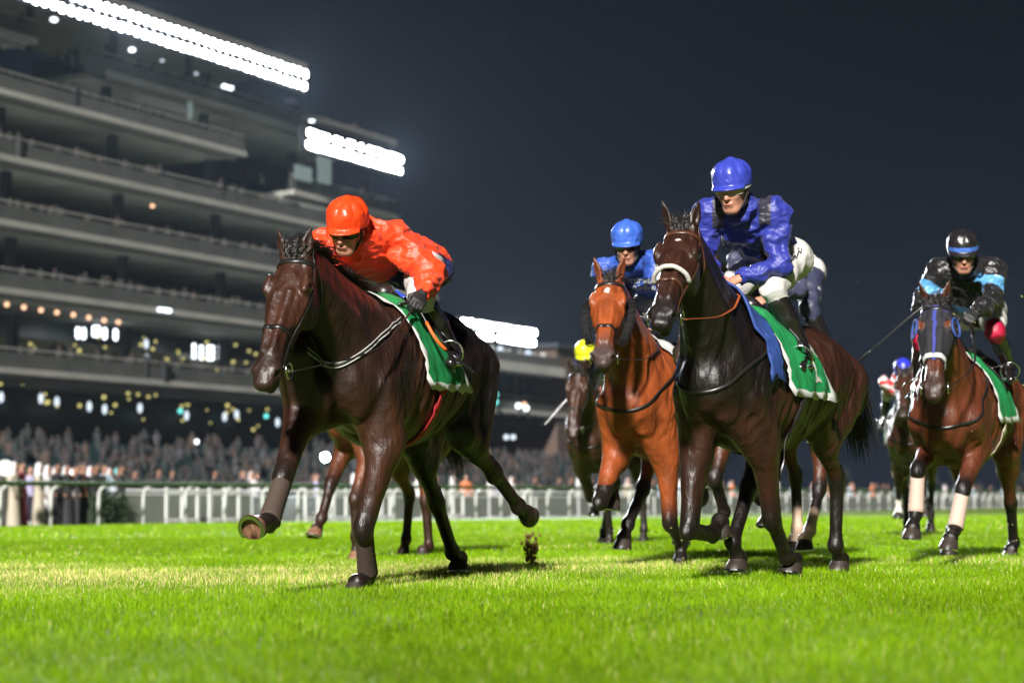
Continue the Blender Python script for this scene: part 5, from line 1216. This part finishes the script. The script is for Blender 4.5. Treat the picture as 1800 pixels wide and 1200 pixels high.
def jk_blue(I):
    V = I['V']; C = flat(BLUE)(I); J = I['J']; s = (V-J['chest'])@I['sx']; u = (V-J['chest'])@I['ut']; t = (V-I['P'])@I['ax']
    m = (np.abs(np.abs(s)-.125) < .032) & (t > .10) & (t < .66) & (np.abs(u) < .3)
    for q in 'rl':
        for a, b in (('sh_', 'elb_'), ('elb_', 'wri_')):
            tt, dd = seg_t(V, J[a+q], J[b+q]); m &= ~((dd < .10) & (tt > .25))
    C[m] = (.022, .020, .035)
    return C
def jk_black(I):
    V = I['V']; C = flat(DARK)(I); J = I['J']; t = (V-I['P'])@I['ax']; u = (V-J['chest'])@I['ut']
    for q in 'rl':
        tt, dd = seg_t(V, J['sh_'+q], J['elb_'+q]); C[(dd < .12) & (tt > .42) & (tt < .70)] = SKYB
    C[(t > .13) & (t < .20) & (u < -.02)] = (.13, .35, .75)
    return C
def jk_stars(I):
    V = I['V']; C = flat((.42, .41, .40))(I); t = (V-I['P'])@I['ax']; C[t > .12] = (.045, .045, .085); return C
def br_stars(I, V, C):
    J = I['J']
    for q in 'rl':
        tt, dd = seg_t(V, J['hip_'+q], J['knee_'+q]); C[tt > .12] = (.030, .032, .065)
        for k in range(9):
            a = k*2.4; c = J['hip_'+q]+(J['knee_'+q]-J['hip_'+q])*(.25+.085*k)+np.array([.06*math.cos(a), .10*math.sin(a), .09*math.cos(a*1.3)])
            r = np.linalg.norm(V-c, axis=1); C[r < .040] = (.45, .44, .42)
    return C
def jk_hoops(I):
    V = I['V']; C = flat((.5, .48, .48))(I); t = (V[:, 2]+V[:, 0]*.5); C[(np.sin(t*70) > 0)] = (.42, .02, .02); return C
HS = {}
def field(key, jo, **o):
    HS[key] = make_horse(POSE[key], key, o, o.pop('h', .009))
    root, J, bv, Mx, O = HS[key]
    r = make_jockey(key, root, Mx, O, jo); HS[key] = (*HS[key], r)
    jr, JJ, grips = r[:3]
    # reins: bit ring to hand, hanging in a slight curve
    P, hd, lat, up = J['H']; H = lambda t, l, u: P+(hd*t+lat*l+up*u)*HZ
    mat = jo.get('reins', 'leather')
    for q, sg in (('r', -1), ('l', 1)):
        a = H(.512, sg*.07, -.05); b = grips[q][0]; mid = a*.5+b*.5+np.array([-.02, sg*.09, -jo.get('sag', .06)]); mb = MB()
        P_ = catmull([a, mid, b], 10)
        for i, p in enumerate(P_):   # the reins lie over the neck, never inside it
            loc, no, ix, dd = bv.find_nearest(Vector(p)); no = np.array(no); loc = np.array(loc)
            if (p-loc)@no < .012: P_[i] = loc+no*.012
        mb.tube(P_+[b-np.array([.06, -sg*.02, .10])], .0075, 6, flat=.45); mb.build('rein', M[mat], root, True)
    return HS[key]
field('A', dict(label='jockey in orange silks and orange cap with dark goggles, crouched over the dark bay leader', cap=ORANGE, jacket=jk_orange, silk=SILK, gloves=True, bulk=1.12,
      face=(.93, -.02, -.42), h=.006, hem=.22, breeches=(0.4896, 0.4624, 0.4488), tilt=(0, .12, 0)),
      label='dark bay race horse in front with green number 1 cloth, right foreleg stretched forward', rough=.40, coat=dict(body=(.032, .0108, .0055), neck=(.019, .0075, .005), rear_shade=(0.005678, 0.00365, 0.003245), points=(0.01144, 0.00676, 0.0052), muzzle=(0.0208, 0.0104, 0.00728)), pale=('cor_r',), number='1', girth='girth_red', mane_side=1, tail=(-.1, -.5, -1),
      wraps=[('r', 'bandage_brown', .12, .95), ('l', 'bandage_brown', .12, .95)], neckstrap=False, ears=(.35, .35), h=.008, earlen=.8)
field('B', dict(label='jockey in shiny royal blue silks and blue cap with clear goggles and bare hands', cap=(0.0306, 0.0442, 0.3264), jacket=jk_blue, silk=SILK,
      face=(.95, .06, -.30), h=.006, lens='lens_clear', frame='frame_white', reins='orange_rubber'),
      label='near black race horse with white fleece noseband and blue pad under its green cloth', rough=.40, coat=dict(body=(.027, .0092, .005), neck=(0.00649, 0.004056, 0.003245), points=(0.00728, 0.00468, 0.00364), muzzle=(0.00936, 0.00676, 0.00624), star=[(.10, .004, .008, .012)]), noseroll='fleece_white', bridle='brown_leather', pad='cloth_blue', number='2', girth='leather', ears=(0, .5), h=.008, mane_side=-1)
field('C', dict(label='jockey in light blue silks and cap with dark goggles between two horses', cap=(0.0408, 0.1088, 0.476), jacket=flat(ROYAL), silk=SILK, face=(.93, .16, -.30), h=.007),
      label='bright orange bay race horse with small white star and black fleece cheek pieces', coat=dict(body=(.215, .046, .010), points=(0.00832, 0.0052, 0.00416), muzzle=(0.0468, 0.0286, 0.02496), star=[(.10, -.005, .022, .013)]), cheekpieces=1, h=.01, clothmat='felt_white')
field('E', dict(label='jockey in black silks with pale blue armbands and a blue banded black cap', cap=(0.0136, 0.01156, 0.0136), capband=(0.0544, 0.136, 0.476), jacket=jk_black, silk=SILK_B, face=(.93, .25, -.28), h=.007, gloves=True,
      breechfn=lambda I, V, C: np.where((seg_t(V, I['J']['hip_l'], I['J']['knee_l'])[0] > .86)[:, None] | (seg_t(V, I['J']['hip_r'], I['J']['knee_r'])[0] > .86)[:, None], np.array([.38, .008, .04]), C)),
      label='bay race horse in a dark blue trimmed blinker hood with white bandages on its forelegs', coat=dict(body=(.085, .021, .008), points=(0.00624, 0.00416, 0.00364), muzzle=(0.0312, 0.0156, 0.01144)), hood=True, nosemat='felt_white', h=.01, wraps=[('r', 'bandage_tan', .02, .95), ('l', 'bandage_tan', .02, .95)])
field('D', dict(label='jockey in bright yellow cap on the brown horse furthest behind the orange bay', cap=(0.51, 0.5304, 0.0136), jacket=flat(NAVY), silk=SILK_B, h=.011, face=(.9, .1, -.4)),
      label='brown race horse with a pale browband half hidden behind the orange bay', coat=dict(body=(0.03448, 0.01298, 0.00649), points=(0.0104, 0.00624, 0.0052), muzzle=(0.026, 0.0104, 0.00624)), h=.013)
field('F', dict(label='small distant jockey in red and white checked silks and bright blue cap', cap=(0.0238, 0.034, 0.408), jacket=jk_hoops, silk=SILK_B, h=.011),
      label='distant brown race horse at the tail of the field on the far side', coat=dict(body=(0.04056, 0.0146, 0.007301), points=(0.0104, 0.00624, 0.0052), muzzle=(0.026, 0.0156, 0.0104), socks=[('r', .1, (.6, .55, .5))]), h=.013)
field('G', dict(label='jockey in blue silks almost hidden behind the orange jockey', cap=(0.0204, 0.034, 0.306), jacket=flat((.02, .06, .42)), silk=SILK, h=.010, face=(1, 0, -.6)),
      label='bay race horse with pale front hooves galloping behind the dark bay leader', coat=dict(body=(0.09734, 0.02636, 0.008923), points=(0.0234, 0.00936, 0.00624), muzzle=(0.0312, 0.0156, 0.0104)), pale=('cor_r', 'cor_l'), h=.012)
field('H', dict(label='jockey in grey and navy silks with white stars behind the blue jockey', cap=NAVY, jacket=jk_stars, breechfn=br_stars, silk=SILK_B, h=.010),
      label='bay race horse with white hind socks hidden behind the near black horse', coat=dict(body=(0.08112, 0.02231, 0.007301), points=(0.0104, 0.00624, 0.0052), muzzle=(0.026, 0.0156, 0.0104), socks=[('h_l', .35, (.62, .45, .34)), ('h_r', .3, (.62, .45, .34))]), h=.012)
print('field', round(time.time()-T0, 1))
# ------------------------------------------------------------------ whips, flying turf
rA, JA, bA, MA, OA, jA = HS['A']; grA = jA[2]
wl = lambda key, p: HS[key][3]@np.asarray(p)+HS[key][4]
h_ = wl('A', grA['l'][0]); YA = h_[1]
whip([at(700, 535, YA-.05), h_, at(768, 598, YA-.02), at(801, 628, YA+.02)], MA, OA, 'black whip with an orange middle held against the leader\'s saddle cloth', bands=[(.52, .86, 'whip_orange')])
h_ = wl('C', HS['C'][5][2]['l'][0]); whip([at(1150, 560, h_[1]-.06), at(1145, 590, h_[1]-.06), at(1123, 690, h_[1]-.12), at(1110, 740, h_[1]-.15)], None, None, 'long black whip hanging down in front of the orange bay\'s chest', r=.008)
h_ = wl('E', HS['E'][5][2]['r'][0]); whip([at(1640, 530, h_[1]), at(1608, 550, h_[1]), at(1550, 600, h_[1]+.05), at(1530, 617, h_[1]+.08)], None, None, 'black whip held out sideways by the jockey with pale blue armbands', r=.008)
h_ = wl('D', HS['D'][5][2]['r'][0]); whip([at(1010, 690, h_[1]), at(993, 706, h_[1]), at(972, 730, h_[1]), at(958, 746, h_[1])], None, None, 'pale grey whip pointing down left beside the brown horse\'s head', r=.009, flap=False, mat='whip_white')
h_ = wl('D', HS['D'][5][2]['l'][0]); whip([at(1060, 645, h_[1]-.3), at(1056, 660, h_[1]-.3), at(1043, 700, h_[1]-.3), at(1036, 722, h_[1]-.3)], None, None, 'short black whip between the brown horse\'s head and the orange bay', r=.011)
def pix_local(key, px, py, bvh):
    M_, O_ = HS[key][3], HS[key][4]; Mi = np.linalg.inv(M_); o = Mi@(np.array([0, 0, CAM_H])-O_); d = unit(Mi@(at(px, py, 10.)-np.array([0, 0, CAM_H])))
    loc, no, i, dd = bvh.ray_cast(Vector(o), Vector(d)); return (None, None) if loc is None else (np.array(loc), np.array(no))
def drawn(key, bvh, P, r, off, n=5):
    out = []
    for q in catmull([(x, y, 0.) for x, y in P], n):
        l, no = pix_local(key, q[0], q[1], bvh)
        if l is not None and (not out or np.linalg.norm(l-out[-1]) < .12): out.append(l+no*off)
    mb = MB(); mb.tube(out, r, 6, flat=.6) if len(out) > 2 else mb.ball((0, 0, 1), .001, 4); return mb
# the leader's double white edged martingale strap, lying on its shoulder
P_ = [(537, 612), (560, 628), (590, 637), (620, 626), (650, 604), (680, 578), (703, 560)]
for dy, mt, r_ in ((0, 'felt_white', .0035), (4, 'leather', .0075), (8, 'felt_white', .0035)): drawn('A', HS['A'][2], [(x, y+dy) for x, y in P_], r_, .012).build('martingale_strap', M[mt], HS['A'][0], True)
def lettering(key, txt, px, py, wpx, hpx, bvh, par, base, mat, name):
    T, TF = text_mesh(txt, 1.); w_ = T[:, 0].max()-T[:, 0].min(); h_ = T[:, 1].max()-T[:, 1].min(); out = []; ok = []
    for t in T:
        l, no = pix_local(key, px+t[0]/w_*wpx, py-t[1]/h_*hpx, bvh); ok.append(l is not None); out.append(l+no*.005 if l is not None else np.zeros(3))
    F_ = [f for f in TF if all(ok[i] for i in f) and max(np.linalg.norm(out[f[0]]-out[f[1]]), np.linalg.norm(out[f[1]]-out[f[2]])) < .06]
    if F_: o = mesh(name, out, F_, mat, par, False); o.location = -base
M['print_white'] = material('white_print', (.5, .52, .55), .6); M['print_dark'] = material('dark_print', (.02, .02, .02), .6)
jc = HS['C'][5]; lettering('C', 'Emirates', 1127, 492, 66, 13, jc[3][0], jc[0], jc[4], M['print_white'], 'lettering'); lettering('C', 'Airline', 1132, 505, 44, 10, jc[3][0], jc[0], jc[4], M['print_white'], 'lettering')
jb = HS['B'][5]
for P2 in ([(1386, 462), (1389, 455), (1391, 461), (1394, 452)], [(1394, 457), (1397, 449), (1399, 455), (1402, 446)], [(1401, 450), (1404, 441), (1407, 446), (1409, 437)], [(1390, 449), (1391, 446)], [(1402, 439), (1404, 436)]):
    o = drawn('B', jb[3][1], P2, .0035, .004, 3).build('script_print', M['print_dark'], jb[0], True); o.location = -jb[4]
M['clod'] = material('soil_and_roots', (.24, .15, .05), .9, vary=(30, .4)); crg = np.random.default_rng(9)
c = at(932, 965, 13.0); r = empty('flying_turf', tuple(c.tolist())); tag(r, 'brown clod of turf kicked up into the air behind the leader', 'clod')
mb = MB()
for i in range(90):
    z = crg.normal(0, .055); p = np.array([crg.normal(0, .022+.012*(z+.08)), crg.normal(0, .03), z]); mb.ball(p, .005+.011*crg.random(), 5, sc=(1, 1, .7+crg.random()))
mb.build('soil', M['clod'], r)
mb = MB(); strands(mb, [np.array([crg.normal(0, .02), 0, crg.normal(0, .05)]) for _ in range(90)], [unit(crg.normal(0, 1, 3)+np.array([0, 0, .6])) for _ in range(90)], .045, .0016, (0, 0, .2), n=3); mb.build('roots', material('dry_roots', (.36, .27, .08), .8), r)
for k in range(110):
    # scraps of grass and soil thrown up behind the hooves
    c = np.array([crg.uniform(.6, 3.6), crg.uniform(11, 14.5), crg.uniform(.05, 1.3)**1.0]); c[2] = crg.uniform(.02, .28) if k < 80 else crg.uniform(.4, 1.9)
    if k == 0: mb0 = MB(); a, b = unit(crg.normal(0, 1, 3)), unit(crg.normal(0, 1, 3)); mb0.box((0, 0, 0), (.0045, .0025, .002)); bit = mb0.build('turf_scrap', material('turf_scraps', (.20, .19, .07), .8)); o = bit
    else: o = bit.copy(); COL.objects.link(o)
    o.location = tuple(c.tolist()); o.rotation_euler = tuple(crg.uniform(0, 6, 3).tolist()); o.scale = (crg.uniform(.5, 1.6),)*3
    tag(o, 'scrap of turf and soil thrown up behind the galloping horses', 'turf scrap', 'scraps of turf in the air')
print('done', round(time.time()-T0, 1))
# ------------------------------------------------------------------ grass
def grass_zone(y0, y1, dens, hgt, wid, seed, segs=2):
    rg = np.random.default_rng(seed)
    area = (y1*y1-y0*y0)*.5*.66; n = int(area*dens)
    y = np.sqrt(y0*y0+(y1*y1-y0*y0)*rg.random(n)); x = (rg.random(n)*2-1)*(.30*y+.35)
    def nz(sc, sd):
        k = 24; a = rg.random((k, 3)); out = np.zeros(n)
        r2 = np.random.default_rng(sd)
        for i in range(10):
            th = r2.random()*6.28; f = sc*(.6+r2.random()*1.2); ph = r2.random()*6.28; out += np.sin((x*math.cos(th)+y*math.sin(th))*f+ph)
        return out/4.5
    big, mid, fine = nz(.9, 5), nz(3.2, 6), nz(11., 8)
    h = hgt*(1+.22*mid+.18*fine)*(.55+.7*rg.random(n)); h = np.maximum(h, hgt*.25)
    a = rg.random(n)*6.283; lean = np.abs(rg.normal(0, .60, n))+.08; la = rg.random(n)*6.283
    w_ = wid*(.6+.8*rg.random(n))
    ux, uy = np.cos(a)*w_/2, np.sin(a)*w_/2; lx, ly = np.cos(la)*lean*h, np.sin(la)*lean*h
    z0 = np.zeros(n)
    P0 = np.stack([x-ux, y-uy, z0-.004], 1); P1 = np.stack([x+ux, y+uy, z0-.004], 1)
    P2 = np.stack([x-ux*.8+lx*.3, y-uy*.8+ly*.3, h*.55], 1); P3 = np.stack([x+ux*.8+lx*.3, y+uy*.8+ly*.3, h*.55], 1); P4 = np.stack([x+lx, y+ly, h*(1-.25*lean)], 1)
    V = np.stack([P0, P1, P2, P3, P4], 1).reshape(-1, 3)
    b = np.arange(n)*5
    Q = np.stack([b, b+1, b+3, b+2], 1); T = np.stack([b+2, b+3, b+4], 1)
    # colour of the blades: fresh green, with paler strawy patches where the turf is worn
    worn = np.clip(.30*big+.25*mid+1.15*np.exp(-((y-12.2-.25*x)/2.2)**2)*np.clip(.75-.2*x, .35, 1.5)-.15, 0, 1)
    worn = worn*np.clip((y-7.5)/3, .12, 1)
    g = np.array([.115, .262, .0010]); g2 = np.array([.235, .385, .003]); st = np.array([.60, .54, .20])
    t = rg.random(n)[:, None]; C = g*(1-t)+g2*t
    pick = (rg.random(n) < .012+worn*.60)[:, None]; C = np.where(pick, st*(.7+.5*rg.random(n)[:, None]), C)
    C *= (1+.14*mid+.10*fine)[:, None]
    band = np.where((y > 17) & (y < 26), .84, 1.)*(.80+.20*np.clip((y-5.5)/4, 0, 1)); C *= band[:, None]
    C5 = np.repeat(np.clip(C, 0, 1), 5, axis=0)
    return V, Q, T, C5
parts_ = [grass_zone(3.2, 6, 8000, .031, .0023, 1), grass_zone(6, 10, 5200, .033, .0028, 2), grass_zone(10, 16, 2600, .036, .0040, 3), grass_zone(16, 28, 650, .042, .008, 4), grass_zone(28, 60, 90, .05, .020, 5)]
off = 0; VV, LI, LS, CC = [], [], [], []; ls = 0
for V, Q, T, C in parts_:
    VV.append(V); CC.append(C); LI += [(Q+off).ravel(), (T+off).ravel()]; LS += [ls+np.arange(len(Q))*4]; ls += len(Q)*4; LS += [ls+np.arange(len(T))*3]; ls += len(T)*3; off += len(V)
VV = np.concatenate(VV).astype(np.float32); CC = np.concatenate(CC); LI = np.concatenate(LI).astype(np.int32); LS = np.concatenate(LS).astype(np.int32)
me = bpy.data.meshes.new('grass'); me.vertices.add(len(VV)); me.vertices.foreach_set('co', VV.ravel()); me.loops.add(len(LI)); me.loops.foreach_set('vertex_index', LI)
me.polygons.add(len(LS)); me.polygons.foreach_set('loop_start', LS); me.update(calc_edges=True)
a = me.color_attributes.new('coat', 'FLOAT_COLOR', 'POINT'); c4 = np.ones((len(VV), 4), np.float32); c4[:, :3] = CC; a.data.foreach_set('color', c4.ravel())
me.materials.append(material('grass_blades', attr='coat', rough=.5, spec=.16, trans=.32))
me.polygons.foreach_set('use_smooth', np.ones(len(me.polygons), bool))
go = bpy.data.objects.new('grass', me); COL.objects.link(go); tag(go, 'bright green racecourse turf grass with paler worn patches', 'grass', kind='stuff')
print('grass', len(LS), round(time.time()-T0, 1))
# ------------------------------------------------------------------ night haze in the floodlights
hm_ = bpy.data.materials.new('night_haze'); hm_.use_nodes = True; nt = hm_.node_tree; nt.nodes.clear()
pv = nt.nodes.new('ShaderNodeVolumePrincipled'); pv.inputs['Color'].default_value = (.66, .80, 1, 1); pv.inputs['Density'].default_value = HAZE; pv.inputs['Anisotropy'].default_value = .2
om = nt.nodes.new('ShaderNodeOutputMaterial'); nt.links.new(pv.outputs[0], om.inputs['Volume'])
mb = MB(); mb.box((20, 235, 25), (330, 250, 26)); hz = mb.build('haze', hm_); tag(hz, 'thin pale haze hanging in the floodlit night air', 'haze', kind='stuff')
